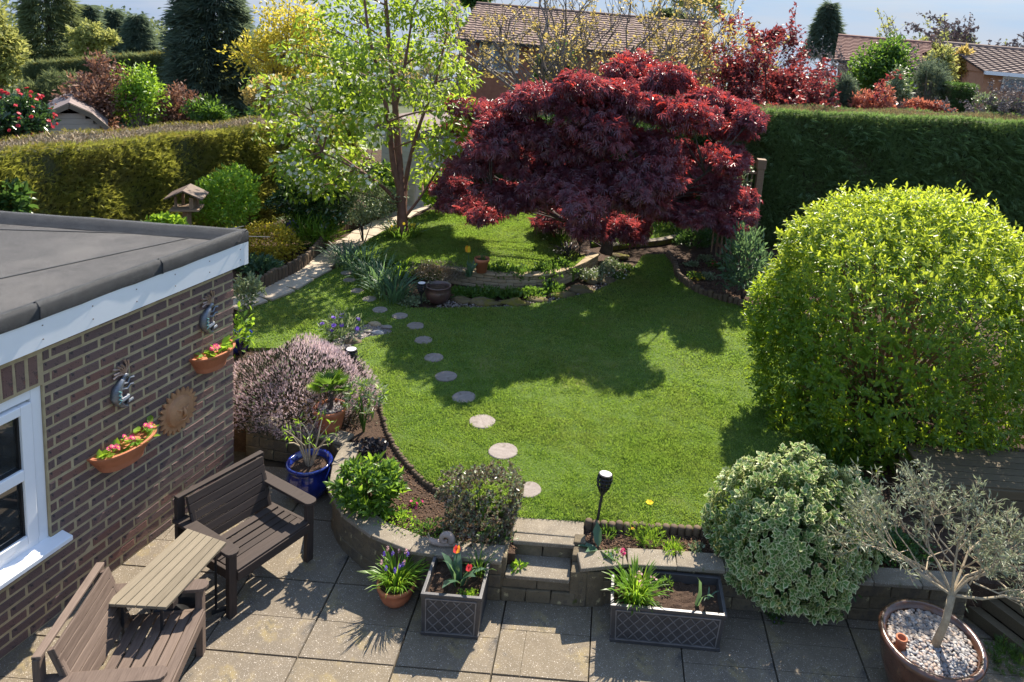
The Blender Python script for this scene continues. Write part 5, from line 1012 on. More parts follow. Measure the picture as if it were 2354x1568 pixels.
o = sheet('back_lawn', pxs([(1360, 560), (1430, 548), (1560, 548), (1640, 500), (1560, 470), (1350, 480)], ZL + .05), ZL + .05, M['lawn'], .12); grass('grass', pxs([(1360, 560), (1430, 548), (1560, 548), (1640, 500), (1560, 470), (1350, 480)], ZL + .05), ZL + .05, 40000, .06, .014, 'sunlit grass glimpsed below the maple branches', seed=9)
for i, (u, v) in enumerate([(1430, 556), (1490, 556), (1545, 548)]):
    pass
block_wall('stone_wall', 'dark low stone edge behind the grass passage', pxs([(1395, 575), (1450, 566), (1520, 560), (1570, 548)], ZL), 1, .10, .3, .14, M['mossrock'], M['coping'], .03, ZL - .04)
# trellis and post
y0 = 14.6; pb = Yp(1722, 545, y0); ptop = Yp(1744, 370, y0)
t = empty('trellis_post', (pb.x, pb.y, ZL), 'tall square wooden post before the right hedge', 'post'); MB().box((pb.x + .06, y0, (ZL + ptop.z) / 2), (.14, .14, ptop.z - ZL)).build('post', M['post'], t, bevel=.008); MB().box((pb.x + .06, y0, ptop.z - .06), (.18, .18, .2)).build('post_cap', M['post'], t, bevel=.008)
t = empty('trellis_fence', (pb.x - .5, y0, ZL), 'open slatted wooden panel left of the tall post', 'fence'); xa, xb = Yp(1655, 400, y0).x, pb.x
for z in (ptop.z - .25, ptop.z - .85, ptop.z - 1.4): MB().bar((xa, y0 - .02, z), (xb, y0 - .02, z), .05, .05).build('rail', M['post'], t)
for k in range(9): x = xa + (xb - xa) * k / 8; MB().box((x, y0 + .015, (ZL + ptop.z - .1) / 2 + .1), (.03, .02, ptop.z - ZL - .1)).build('slat', M['post'], t)
a0, a1 = G(1645, 590, ZL), G(1715, 640, ZL)
t = empty('low_trellis', (a0.x, a0.y, ZL), 'low slatted wooden fence half hidden by the shrub at right', 'fence'); dv = (a1 - a0)
for z in (.28, .62): MB().bar(a0 + Vector((0, 0, z)), a1 + Vector((0, 0, z)), .05, .05).build('rail', M['post'], t)
for k in range(8): q = a0 + dv * (k / 7); MB().box((q.x, q.y + .03, ZL + .4), (.035, .03, .8)).build('slat', M['post'], t)
p, d, n = blob((pb.x - .38, y0 - .25, 1.8), (.24, .2, .75), 420, .7, .2, .2); t = empty('climbing_rose', (pb.x - .2, y0 - .25, ZL), 'pale leaved climber on the slatted panel by the post', 'climber'); leaves('foliage', p, d, n, .10, .06, L['silver'], t, 'oval'); stems(t, (pb.x - .2, y0 - .25, ZL), [tuple(x) for x in p[:10]], .012)
# left bed shrubs
def S(name, label, u, v, y, ru, rv, n, ll, lw, mat, tpl='leaf', ground=None, **k):
    c = Yp(u, v, y); s = (c - CAMP).dot(_fw) / FPX; gr = ZL - .04 if ground is None else ground
    return shrub(name, label, c, (ru * s, min(ru, rv) * s * .95, rv * s), n, ll, lw, mat, gr, tpl, **k)
S('spirea_bush', 'golden yellow spirea bush behind the log edging', 614, 560, 12.3, 66, 56, 3600, .06, .026, L['spirea'])
S('leafy_bush', 'blue green leafy plant under the golden spirea', 598, 622, 11.7, 50, 30, 900, .10, .04, L['bluegreen'], 'oval')
S('pieris_bush', 'cream and bronze leaved plant at the brick corner', 566, 668, 9.6, 34, 30, 420, .08, .032, L['silver'], 'oval', amp=.3, nst=4)
S('leaf_seedling', 'sparse young leaves showing past the brick corner', 552, 770, 8.8, 22, 40, 160, .08, .04, L['bright'], 'oval', amp=.3)
S('bluebell_clump', 'violet bluebells beside the golden spirea', 668, 532, 13.0, 26, 24, 400, .06, .014, L['mid'], nst=0); 
o = Yp(668, 524, 13.0); t = empty('bluebell_flowers', (o.x, o.y, ZL), 'violet flower heads above the bluebell leaves', 'flowers'); p = blob(o, (.2, .2, .16), 130, .6, .1, .6); leaves('flowers', *p, .045, .04, L['purple'], t, 'star'); stems(t, (o.x, o.y, ZL), [tuple(x) for x in p[0][:14]], .006, L['mid'])
S('agapanthus', 'bright strappy green clump along the log edging', 724, 532, 13.2, 46, 32, 700, .26, .018, L['bright'], 'arch', up=1.0)
S('hebe_shrub', 'pale silvery bush above the log edging', 694, 510, 13.9, 52, 32, 1600, .06, .03, L['silver'])
S('green_bush', 'rounded bright green bush beside the bird table', 525, 455, 12.0, 70, 66, 4200, .075, .032, L['bright'])
S('mahonia_bush', 'dark glossy leaved evergreen before the left hedge', 720, 455, 13.4, 92, 62, 4200, .10, .05, L['glossy'], 'oval')
S('silver_bush', 'rounded silvery grey bush left of the cherry trunk', 838, 462, 13.6, 72, 56, 5200, .06, .028, L['silver'])
S('laurel_bush', 'dark leaved bush hidden behind the flat roof at far left', 15, 468, 9.4, 36, 44, 500, .14, .06, L['deep'], 'oval')
S('fern_shrub', 'green ivy tips peeping over the flat roof edge', 385, 514, 10.4, 44, 18, 360, .09, .05, L['bright'], 'oval')
S('path_shrub', 'green plant at the foot of the cream shed', 880, 430, 15.5, 46, 60, 1500, .10, .05, L['mid'], 'oval')
S('path_plant', 'light green leaves right of the path end', 1000, 440, 15.2, 34, 40, 900, .10, .045, L['bright'], 'oval')

# ================================================================== HEDGES
def hedge(name, label, a, b_, thick, z0, za, zb_, mat, n, spray, topmat, ntop, seed, lean=0.35, topl=.10, core=None):
    a, b_ = Vector((*a, 0)), Vector((*b_, 0)); d = (b_ - a); Ln = d.length; d.normalize(); nf = Vector((d.y, -d.x, 0)); g = np.random.default_rng(seed); t = empty(name, (a.x, a.y, z0), label, 'hedge')
    m = MB(); k = int(Ln / .35); vs = []; ins = .10
    for i in range(k + 1):
        f = i / k; p = a + d * (f * Ln); zt = za + (zb_ - za) * f - ins
        for o_, z in ((-ins, z0), (-ins, zt), (-thick + ins, zt), (-thick + ins, z0)): q = p + nf * (o_ + .03 * math.sin(i * 1.7 + z * 3)); vs.append((q.x, q.y, z))
    m.add(vs, [(i * 4 + j, (i + 1) * 4 + j, (i + 1) * 4 + (j + 1) % 4, i * 4 + (j + 1) % 4) for i in range(k) for j in range(4)] + [(0, 1, 2, 3), (k * 4 + 3, k * 4 + 2, k * 4 + 1, k * 4)]); m.build('branches', core or M['hedgecore'], t)
    def pt(f, o_, z): return np.stack([a.x + d.x * f * Ln + nf.x * o_, a.y + d.y * f * Ln + nf.y * o_, z], 1)
    f = g.random(n); zt = za + (zb_ - za) * f; h = g.random(n); z = z0 + (zt - z0) * h; x = f * Ln
    bul = .05 * np.sin(x * 2.3 + 1.3 * np.sin(z * 2)) + .035 * np.sin(x * 5.1 + z * 1.1) + .03 * np.sin(z * 6 + x * 3); hole = (np.sin(x * 3.7 + 2 * np.sin(x * 1.3)) * np.sin(x * 8.3 + z * 1.1) > .72) & (g.random(n) < .6)
    o_ = bul - .16 * g.random(n) ** 1.5 - .05 * hole
    P_ = pt(f, o_, z); D = np.tile([nf.x * .6, nf.y * .6, .55], (n, 1)) + g.normal(size=(n, 3)) * [.5, .5, .6]; NR = np.tile([nf.x, nf.y, .35], (n, 1)) + g.normal(size=(n, 3)) * .4
    leaves('foliage', P_, D, NR, jit(n, spray, .4, g), jit(n, spray * .62, .3, g), mat, t, 'spray')
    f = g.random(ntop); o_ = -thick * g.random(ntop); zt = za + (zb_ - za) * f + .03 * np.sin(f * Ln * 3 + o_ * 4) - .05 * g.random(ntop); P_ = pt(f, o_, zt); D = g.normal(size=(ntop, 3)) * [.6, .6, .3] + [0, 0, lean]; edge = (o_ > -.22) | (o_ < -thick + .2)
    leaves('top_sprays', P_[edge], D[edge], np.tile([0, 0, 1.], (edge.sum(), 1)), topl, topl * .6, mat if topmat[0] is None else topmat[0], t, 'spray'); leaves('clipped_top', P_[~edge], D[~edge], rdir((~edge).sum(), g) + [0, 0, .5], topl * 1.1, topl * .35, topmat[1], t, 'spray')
    for ff, sgn in ((0.0, -1), (1.0, 1)):
        q = max(300, n // 14); P_ = pt(np.full(q, ff) + sgn * g.uniform(-.004, .008, q), -thick * g.random(q), z0 + ((za if ff == 0 else zb_) - z0) * g.random(q)); leaves('end_sprays', P_, np.tile([d.x * sgn, d.y * sgn, .4], (q, 1)) + g.normal(size=(q, 3)) * .5, g.normal(size=(q, 3)) + [d.x * sgn, d.y * sgn, 0], spray, spray * .6, mat, t, 'spray')
    return t
A1, A2 = G(0, 352, 2.70), G(640, 290, 2.38); dd = (A2 - A1).normalized()
L['hedgeyellow'] = leaf_mat('yellow_hedge_edge', [(.20, .18, .03), (.28, .24, .05), (.16, .17, .03)], (.4, .34, .06), .3, .7, .2)  # yellower sprays for the edges of clipped hedge tops
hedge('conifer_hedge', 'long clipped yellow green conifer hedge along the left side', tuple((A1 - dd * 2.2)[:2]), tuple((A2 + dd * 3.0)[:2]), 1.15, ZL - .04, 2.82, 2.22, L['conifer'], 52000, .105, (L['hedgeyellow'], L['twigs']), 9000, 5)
h0, h1 = Yp(1690, 252, 15.7), Yp(2430, 282, 15.7)
hedge('conifer_hedge', 'tall dark green clipped conifer hedge across the right side', (h0.x, 15.7), (h1.x + 1.2, 15.7), 1.3, ZL - .04, h0.z, h1.z + .04, L['coniferR'], 62000, .105, (None, L['hedgetop']), 9000, 6)
hedge('laurel_hedge', 'dark hedge behind the raised lawn and the maple', (-4.3, 19.0), (3.2, 18.6), 1.0, ZL - .1, 2.3, 2.5, L['deep'], 12000, .16, (None, L['deep']), 2500, 7, topl=.16)

fr = np.random.default_rng(71); nfr = 520; th = [o for o in COL.objects if o.name.startswith('conifer_hedge')][-1]
fx = h0.x + (h1.x + 1.2 - h0.x) * np.clip(fr.beta(2.2, 1.3, nfr), 0, 1); fz = ZL + (h1.z - ZL) * (.12 + .75 * fr.random(nfr)); P_ = np.stack([fx, 15.68 - .02 * fr.random(nfr), fz], 1)
leaves('loose_fronds', np.repeat(P_, 5, 0) + fr.normal(size=(nfr * 5, 3)) * [.09, .03, .05], np.repeat(np.stack([fr.normal(size=nfr) * .8, np.full(nfr, -.75), fr.normal(size=nfr) * .35 - .1], 1), 5, 0) + fr.normal(size=(nfr * 5, 3)) * .25, np.tile([0, -.5, 1.], (nfr * 5, 1)) + fr.normal(size=(nfr * 5, 3)) * .3, jit(nfr * 5, .22, .4, fr), jit(nfr * 5, .12, .3, fr), L['coniferR'], th, 'spray')
BP = Yp(548, 770, 8.9); BP.z = ZL - .03; pot('blue_pot', 'small dark blue pot half hidden behind the brick corner', BP, [(.10, 0), (.14, .10), (.16, .22), (.17, .23), (.17, .25), (.15, .25), (.14, .2)], M['blueglaze'], .21, .14)
# ================================================================== TREES
def bez(a, b_, sag, k=6, r=rnd):
    mid = a.lerp(b_, .55) + sag; return [a * (1 - s) ** 2 + mid * 2 * s * (1 - s) + b_ * s * s for s in [i / (k - 1) for i in range(k)]]
def tree(name, label, stems_, clusters, leaf, bark, seed, spread=1.0, twigs=5, brad=.03, extra=None, cat_='tree', group=None, flat=1.0, droop=0.0):
    r = random.Random(seed); g = np.random.default_rng(seed); base = stems_[0][0][0]; t = empty(name, base, label, cat_, group); b = MB(); tp = []
    for pts, r0, r1 in stems_:
        sp = smooth_path(pts, 5); b.tube(sp, [r0 + (r1 - r0) * (i / (len(sp) - 1)) ** .8 for i in range(len(sp))], 8, True); tp += sp[2:]
    b.build('trunk', bark, t, smooth=True); b = MB(); bs = []
    for c, rr, n in clusters:
        c = Vector(c); cand = sorted(tp, key=lambda q: (q - c).length + (1.6 * max(0, q.z - c.z + .25 * (q.xy - c.xy).length)))[0]
        pth = bez(cand, c, Vector((r.gauss(0, .06), r.gauss(0, .06), .12)) * (c - cand).length, 6); b.tube(pth, [brad * (1 - .75 * i / 5) for i in range(6)], 5, False)
        for _ in range(twigs):
            e = c + Vector((r.gauss(0, .55) * rr[0], r.gauss(0, .55) * rr[1], r.gauss(0, .5) * rr[2])); b.tube([pth[3], pth[3].lerp(e, .5) + Vector((0, 0, .05)), e], [brad * .4, brad * .28, brad * .12], 3, False)
        q = g.normal(size=(n, 3)); q = q / np.maximum(1.0, np.linalg.norm(q, axis=1, keepdims=True) / 1.5) * np.array(rr) * .62 + arr(c); dl = unit(q - arr(c)) * .6 + g.normal(size=(n, 3)) * .7; dl[:, 2] -= droop; nr = unit(q - arr(c)) * .4 + g.normal(size=(n, 3)) * .45 + [0, 0, .8]; bs.append((q, dl, nr))
    b.build('branches', bark, t); p, d, n = cat(*bs); ll, lw, mat, tpl = leaf
    leaves('crown', p, d, n, jit(len(p), ll, .3, g), jit(len(p), lw, .3, g), mat, t, tpl)
    if extra:
        for nm, mt, frac, sz, tp_, sel in extra:
            k = g.random(len(p)) < frac
            if sel is not None: k &= sel(p)
            leaves(nm, p[k] + g.normal(size=(k.sum(), 3)) * .04, d[k], n[k], sz, sz, mt, t, tp_)
    return t
CY = 12.9
def cp(u, v, dy=0.0): return Yp(u, v, CY + dy)
tb0 = G(925, 537, ZU); CY = tb0.y
st_ = [([cp(925, 540), cp(924, 490), cp(920, 430), cp(914, 330, .1), cp(906, 220, .2), cp(894, 100, .2), cp(884, -30, .2)], .125, .03), ([cp(921, 440), cp(905, 385, -.1), cp(893, 280, -.3), cp(880, 210, -.4), cp(850, 90, -.5), cp(835, -20, -.5)], .075, .02), ([cp(928, 480), cp(935, 400, .3), cp(960, 300, .5), cp(1000, 190, .7), cp(1030, 60, .8)], .06, .015), ([cp(918, 470), cp(880, 430, -.3), cp(820, 390, -.6), cp(740, 350, -.8)], .045, .012), ([cp(906, 260, .2), cp(930, 150, .3), cp(950, 20, .3)], .05, .015), ([cp(930, 500), cp(965, 455, .2), cp(1000, 400, .5), cp(1040, 350, .6)], .035, .01)]
cl = []; r = random.Random(5)
for (u, v, ru, rv, k) in [(880, 20, 70, 45, 300), (960, 30, 60, 45, 300), (800, 40, 70, 50, 300), (730, 60, 55, 40, 200), (1020, 30, 55, 40, 230), (935, 110, 60, 45, 260), (840, 120, 70, 45, 330), (1010, 120, 60, 45, 260), (750, 140, 65, 40, 280), (680, 120, 50, 35, 160), (1060, 180, 45, 40, 200), (900, 190, 65, 40, 240), (810, 210, 70, 40, 330), (700, 210, 60, 40, 260), (980, 220, 55, 40, 220), (640, 240, 50, 35, 190), (1050, 260, 50, 45, 260), (760, 280, 65, 40, 320), (860, 290, 50, 40, 220), (960, 300, 45, 40, 190), (680, 300, 55, 40, 260), (720, 370, 60, 45, 320), (800, 350, 60, 45, 320), (670, 380, 40, 35, 170), (1000, 350, 45, 40, 220), (760, 420, 55, 35, 220), (1030, 320, 40, 35, 170), (610, 300, 36, 30, 110), (850, 400, 40, 30, 120), (700, 430, 36, 26, 110), (980, 400, 40, 30, 110), (600, 190, 30, 24, 70), (880, -60, 120, 50, 400), (1000, -50, 90, 50, 300), (760, -30, 90, 45, 260)]:
    s = (cp(u, v) - CAMP).dot(_fw) / FPX; cl.append((cp(u, v, r.uniform(-1.1, 1.1)), (ru * s, .55, rv * s), int(k * .95)))
tree('cherry_tree', 'light green young tree with reddish stems and white blossom', st_, cl, (.115, .056, L['cherry'], 'oval'), M['bark'], 3, twigs=4, brad=.022, droop=.55,
     extra=[('blossom', L['blossom'], .55, .08, 'star', lambda p: (p[:, 0] < tb0.x - .2) & (p[:, 2] < 4.0) & (np.sin(p[:, 0] * 5) * np.sin(p[:, 1] * 4 + p[:, 2] * 6) > .12)), ('high_blossom', L['blossom'], .05, .05, 'star', None)])
# the purple maple
MB0 = G(1392, 582, ZL + .12); MY = MB0.y
def mp(u, v, dy=0.0): return Yp(u, v, MY + dy)
g = np.random.default_rng(9); cl = []; cc = mp(1372, 345); cc.z -= .1
mounds = [(1425, 165, 60), (1500, 180, 60), (1345, 195, 60), (1560, 195, 60), (1625, 215, 55), (1270, 225, 60), (1190, 235, 55), (1120, 255, 50), (1680, 250, 50), (1440, 235, 70), (1350, 265, 70), (1530, 255, 70), (1610, 280, 65), (1690, 300, 48), (1240, 290, 70), (1150, 300, 60), (1085, 320, 45), (1420, 310, 75), (1310, 340, 75), (1510, 330, 75), (1600, 350, 70), (1670, 360, 50), (1200, 365, 70), (1110, 380, 60), (1050, 400, 45), (1400, 385, 75), (1280, 410, 75), (1490, 400, 75), (1590, 410, 65), (1655, 430, 48), (1160, 440, 65), (1075, 450, 50), (1030, 440, 36), (1230, 465, 60), (1350, 455, 65), (1440, 455, 60), (1540, 455, 60), (1620, 480, 52), (1690, 490, 34), (1120, 485, 42), (1300, 480, 50), (1580, 490, 45), (1500, 440, 60), (1660, 510, 34), (1600, 235, 50), (1300, 230, 50), (1400, 205, 50), (1710, 270, 30), (1050, 290, 24), (1330, 505, 46), (1400, 500, 44), (1455, 520, 44), (1250, 492, 44), (1520, 490, 44), (1670, 455, 40)]
for i, (u, v, w) in enumerate(mounds):
    q = mp(u, v); ex = (q.x - cc.x) / 2.95; ez = (q.z - cc.z) / 1.75; dep = math.sqrt(max(.04, 1 - min(.96, ex * ex + ez * ez)))
    s = (q - CAMP).dot(_fw) / FPX; yo = -dep * 2.0 * (1 if i % 4 else -.6) + g.normal() * .35
    q = Yp(u, v, MY + yo); W_ = w * s
    for j in range(3): q2 = q + Vector((g.normal() * W_ * .42, g.normal() * .25, g.normal() * W_ * .16)); cl.append((q2, (W_ * (.58 + .3 * g.random()), .42, W_ * (.24 + .12 * g.random())), 185))
ms = [([MB0, MB0 + Vector((.02, 0, .25)), mp(1390, 520, 0), mp(1378, 470, .1)], .14, .07), ([mp(1390, 540), mp(1340, 490, -.4), mp(1290, 440, -.8), mp(1230, 400, -1.1)], .075, .02), ([mp(1392, 535), mp(1430, 470, -.2), mp(1450, 400, -.3), mp(1450, 300, -.2)], .075, .02), ([mp(1392, 530), mp(1470, 500, -.5), mp(1550, 450, -.9), mp(1620, 400, -1.0)], .07, .02), ([mp(1388, 520), mp(1360, 430, .3), mp(1350, 330, .4), mp(1340, 250, .3)], .07, .02), ([mp(1392, 545), mp(1320, 520, -.7), mp(1220, 470, -1.4), mp(1130, 440, -1.5)], .06, .015), ([mp(1394, 540), mp(1460, 520, .6), mp(1560, 440, 1.0), mp(1640, 330, 1.0)], .06, .015)]
tree('japanese_maple', 'wide spreading purple red japanese maple behind the lawn', ms, cl, (.15, .115, L['maple'], 'palm'), M['darkbark'], 8, twigs=2, brad=.016, droop=.6,
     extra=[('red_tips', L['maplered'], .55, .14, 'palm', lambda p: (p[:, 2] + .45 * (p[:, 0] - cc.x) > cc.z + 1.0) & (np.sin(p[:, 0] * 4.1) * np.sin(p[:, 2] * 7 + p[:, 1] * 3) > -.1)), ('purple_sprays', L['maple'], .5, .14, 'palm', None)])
# ================================================================== BEYOND THE GARDEN
def far_conifer(name, label, u, vt, vb, y, wu, mat, n, spray, seed, broad=.85, zg=-1.0, droop=.35, group='dark conifers on the skyline'):
    top = Yp(u, vt, y); s = (top - CAMP).dot(_fw) / FPX; R_ = wu * s; zb2 = Yp(u, vb, y).z; H_ = top.z - zb2; g = np.random.default_rng(seed); t = empty(name, (top.x, top.y, zg), label, 'tree', group)
    MB().tube([(top.x, top.y, zg), (top.x, top.y, zb2 + H_ * .4), (top.x, top.y, top.z - .1)], [.22, .15, .02], 7).build('trunk', M['darkbark'], t)
    h = g.random(n) ** 1.25; a = g.uniform(0, 6.283, n); tier = .72 + .28 * np.abs(np.sin(h * 21 + a * .5 + np.sin(a * 3))); prof = (1 - h) ** broad; ph = g.uniform(0, 6.28); rr = R_ * (prof * tier * (1 + .16 * np.sin(a * 3 + ph + h * 5)) + .03) * (1 - .35 * g.random(n) ** 1.6)
    P_ = np.stack([top.x + rr * np.cos(a), top.y + rr * np.sin(a), zb2 + h * H_ + .0 * a], 1); D = np.stack([np.cos(a), np.sin(a), np.full(n, -droop)], 1) + g.normal(size=(n, 3)) * .35
    leaves('crown', P_, D, np.tile([0, 0, 1.], (n, 1)) + g.normal(size=(n, 3)) * .35, jit(n, spray, .4, g), jit(n, spray * .6, .3, g), mat, t, 'spray'); return t
def far_tree(name, label, u, v, y, ru, rv, n, leaf, ll, seed, bark=None, zg=-1.0, tpl='leaf', k=14, shape=.6, group='trees beyond the hedges', amp=.25, trunk=True):
    c = Yp(u, v, y); s = (c - CAMP).dot(_fw) / FPX; g = np.random.default_rng(seed); r = random.Random(seed); t = empty(name, (c.x, c.y, zg), label, 'tree', group); b = MB(); R3 = np.array([ru * s, min(ru, rv) * s * .9, rv * s])
    tops = blob(c, R3 * .78, k, .55, .15, .2, g)[0]
    if trunk:
        MB().tube([(c.x, c.y, zg), (c.x + .05, c.y, (zg + c.z) / 2), (c.x, c.y, c.z)], [.16, .12, .05], 7).build('trunk', bark or M['greybark'], t)
        for q in tops: b.tube(bez(Vector((c.x, c.y, zg + (c.z - zg) * r.uniform(.35, .8))), Vector(q), Vector((0, 0, .2)), 5), [.05, .035, .025, .015, .008], 4, False)
        b.build('branches', bark or M['greybark'], t)
    bs = []
    for q in tops: bs.append(blob(q, R3 * r.uniform(.30, .48), n // k, .75, amp, .3, g))
    p, d, nr = cat(*bs); leaves('crown', p, d, nr, jit(len(p), ll, .35, g), jit(len(p), ll * .5, .3, g), leaf, t, tpl); return t
def bare_tree(name, label, u, vt, vb, y, spread, leaf, seed, nst=7, leafn=5, ll=.09, bark=None, lev=4, zg=-.6, group='bare spring trees', rad=.05, cat_='tree'):
    base = Yp(u, vb, y); top = Yp(u, vt, y); H_ = top.z - zg; r = random.Random(seed); t = empty(name, (base.x, base.y, zg), label, cat_, group); b = MB(); ps, ds = [], []; s = (base - CAMP).dot(_fw) / FPX; W_ = spread * s
    def grow(a, d, ln, rd, lv):
        e = a + d * ln; mid = a.lerp(e, .5) + Vector((r.gauss(0, .05), r.gauss(0, .05), r.gauss(0, .03))) * ln; b.tube([a, mid, e], [rd, rd * .8, rd * .6], 5 if lv < 2 else 3, False)
        if lv >= 2:
            for _ in range(leafn): ps.append(arr(a.lerp(e, r.uniform(.3, 1.05)))); ds.append([r.gauss(0, 1), r.gauss(0, 1), r.gauss(0, .7)])
        if lv < lev:
            for _ in range(3 if lv else 4): grow(a.lerp(e, r.uniform(.4, 1.0)), (d + Vector((r.gauss(0, .38), r.gauss(0, .38), r.gauss(.05, .25)))).normalized(), ln * r.uniform(.5, .72), rd * .58, lv + 1)
    for i in range(nst):
        f = (i + .5) / nst * 2 - 1; d = Vector((f * W_ / H_ * 1.1 + r.gauss(0, .05), r.gauss(0, .25), 1)).normalized(); grow(Vector((base.x + f * .25, base.y + r.gauss(0, .15), zg)), d, H_ * r.uniform(.42, .55), rad, 0)
    b.build('branches', bark or M['greybark'], t); P_ = np.array(ps); leaves('young_leaves', P_, np.array(ds), rdir(len(P_)) + [0, 0, .5], jit(len(P_), ll, .3), jit(len(P_), ll * .55, .3), leaf, t, 'leaf'); return t
far_tree('camellia', 'camellia bush with red flowers behind the left hedge', 38, 275, 13.6, 78, 72, 3600, L['glossy'], .11, 1, tpl='oval', k=16, zg=ZL, group=None)
cm = Yp(38, 270, 13.4); p, d, n = blob(cm, (.66, .55, .58), 75, .12, .1, .3, np.random.default_rng(3)); t = empty('camellia_flowers', (cm.x, cm.y, ZL), 'red camellia blooms scattered over the bush at far left', 'flowers'); [leaves('bloom', p[i:i + 1].repeat(3, 0), rdir(3), d[i:i + 1].repeat(3, 0), .075, .075, L['red'], t, 'star') for i in range(len(p))]
stems(t, (cm.x, cm.y, ZL), [tuple(x) for x in p], .008)
far_tree('beech_bush', 'brown leaved beech behind the left hedge, the larger one', 205, 235, 18.5, 100, 92, 5200, L['beech'], .12, 4, M['darkbark'], k=22)
far_tree('beech_bush', 'brown leaved beech right of the green shrub, the smaller one', 425, 245, 19.5, 66, 80, 3000, L['beech'], .11, 5, M['darkbark'], k=16)
far_tree('green_shrub', 'light green shrub between the two brown beeches', 322, 226, 18.6, 56, 98, 3600, L['bright'], .10, 6, k=26)
far_tree('green_shrub', 'leafy green shrub low behind the left hedge, near the cherry', 500, 262, 19.0, 70, 50, 2600, L['mid'], .12, 7, k=14)
far_tree('evergreen_shrub', 'dark evergreen shrub low behind the hedge end', 620, 270, 19.5, 60, 46, 2200, L['deep'], .12, 8, k=12)
far_tree('willow_tree', 'hazy yellow green willow at the far left edge', -5, 110, 34, 66, 120, 5200, L['willow'], .28, 9, k=20)
far_tree('yellow_bush', 'yellow green bush in front of the tall conifers', 215, 95, 30, 62, 36, 2600, L['willow'], .20, 10, k=12)
far_tree('dark_bush', 'dark shrub at the left below the willow', 110, 205, 24, 62, 60, 2600, L['cypress'], .2, 12, k=12, tpl='spray')
hq0, hq1 = Yp(60, 150, 27), Yp(390, 122, 27); hedge('conifer_hedge', 'dark clipped hedge with golden top beyond the beeches', (hq0.x, 27), (hq1.x, 27), 1.4, -.5, hq0.z, hq1.z, L['cypress'], 12000, .24, (L['hedgeyellow'], L['hedgeyellow']), 2500, 15, topl=.18)
far_conifer('conifer_tree', 'broad weeping conifer at upper left', 104, -100, 170, 38, 66, L['cypress'], 6000, .5, 20, .5)
far_conifer('conifer_tree', 'dark narrow fir left of the fir group', 205, 12, 170, 50, 38, L['farconifer'], 3000, .6, 21, .8)
far_conifer('conifer_tree', 'dark fir, tallest in the middle of the fir group', 262, 22, 170, 52, 40, L['farconifer'], 3500, .6, 22, .8)
far_conifer('conifer_tree', 'dark fir at the right of the fir group', 316, 34, 170, 50, 42, L['farconifer'], 3500, .6, 23, .7)
far_conifer('conifer_tree', 'huge dark cypress rising left of the cherry', 486, -110, 280, 24, 100, L['farconifer'], 13000, .42, 24, .45, -.5, .15)
far_tree('golden_tree', 'yellow leaved tree behind the cherry', 650, 110, 22, 120, 120, 5200, L['spirea'], .13, 30, k=30, shape=.5)
far_tree('golden_tree', 'pale yellow blossoming shrub left of the cherry', 620, 215, 17.5, 60, 46, 1500, L['gold'], .11, 31, k=14)
far_tree('dark_tree', 'dark leaved tree between the cherry stems', 800, 200, 24, 120, 130, 5200, L['mid'], .16, 33, k=20)
bare_tree('golden_twig_tree', 'bare branched tree with golden young leaves in front of the tiled house', 1320, -90, 330, 21, 300, L['gold'], 3, 9, 2, .11, lev=4, rad=.085)
bare_tree('golden_twig_tree', 'golden young leaved tree right of the house windows', 1560, -10, 300, 22, 150, L['gold'], 5, 6, 4, .11, lev=4, rad=.05)
bare_tree('golden_twig_tree', 'sparse golden twigs left of the house window', 1010, -10, 300, 23, 60, L['gold'], 6, 3, 3, .11, lev=4, rad=.05)
far_tree('evergreen_tree', 'dark evergreen standing before the tiled house', 1275, 170, 26, 50, 70, 2600, L['deep'], .2, 34, k=14)
bare_tree('plum_tree', 'red leaved plum bush above the right hedge', 1782, 75, 330, 19.5, 100, L['plum'], 8, 12, 13, .11, M['darkbark'], 4, rad=.04)
far_tree('plum_foliage_bush', 'dense dark red bush right of the plum', 1700, 190, 19.0, 58, 60, 2200, L['plum'], .11, 35, M['darkbark'], k=16)
far_tree('plum_foliage_bush', 'dense dark red bush above the hedge corner', 1820, 200, 19.2, 70, 52, 2400, L['plum'], .11, 36, M['darkbark'], k=16)
far_tree('blue_juniper', 'rounded blue green juniper on the right hedge line', 1935, 222, 18.5, 44, 42, 2600, L['farconifer'], .13, 37, k=10, tpl='spray')
far_tree('evergreen_tree', 'dark green laurel before the bungalow roof', 2020, 162, 22, 84, 84, 5200, L['mid'], .13, 38, k=18, tpl='oval')
far_tree('holly_bush', 'grey green bush beside the bungalow wall', 2068, 205, 20.5, 36, 50, 1500, L['silver'], .11, 39, k=10)
far_tree('photinia_shrub', 'salmon red shrub just above the right hedge', 2020, 236, 18.0, 60, 34, 1500, L['photinia'], .10, 40, k=12)
far_tree('photinia_shrub', 'bright salmon red shrub beside the clipped block', 2135, 246, 19.5, 52, 14, 900, L['photinia'], .10, 41, k=8)
far_tree('conifer_shrub', 'feathery green conifer left of the clipped block', 2140, 190, 22, 50, 60, 2200, L['farconifer'], .16, 42, k=12, tpl='spray')
far_tree('yellow_green_shrub', 'light olive shrub behind the feathery conifer', 2165, 150, 25, 46, 52, 2000, L['willow'], .14, 43, k=12)
far_tree('brown_shrub', 'rusty brown bush before the far right house', 2222, 165, 27, 40, 46, 1800, L['gold'], .16, 44, k=12)
bare_tree('grey_shrub', 'grey twiggy shrub before the far right house', 2325, 175, 300, 17.5, 60, L['greytwig'], 9, 10, 8, .07, lev=4, rad=.02, zg=1.5)
far_tree('silver_shrub', 'grey green shrub on the right hedge end', 2310, 245, 17.6, 62, 30, 2000, L['silver'], .08, 45, k=12)
far_conifer('conifer_tree', 'lone dark conifer above the plum bush', 1908, 8, 130, 55, 42, L['farconifer'], 3600, .6, 46, .75)
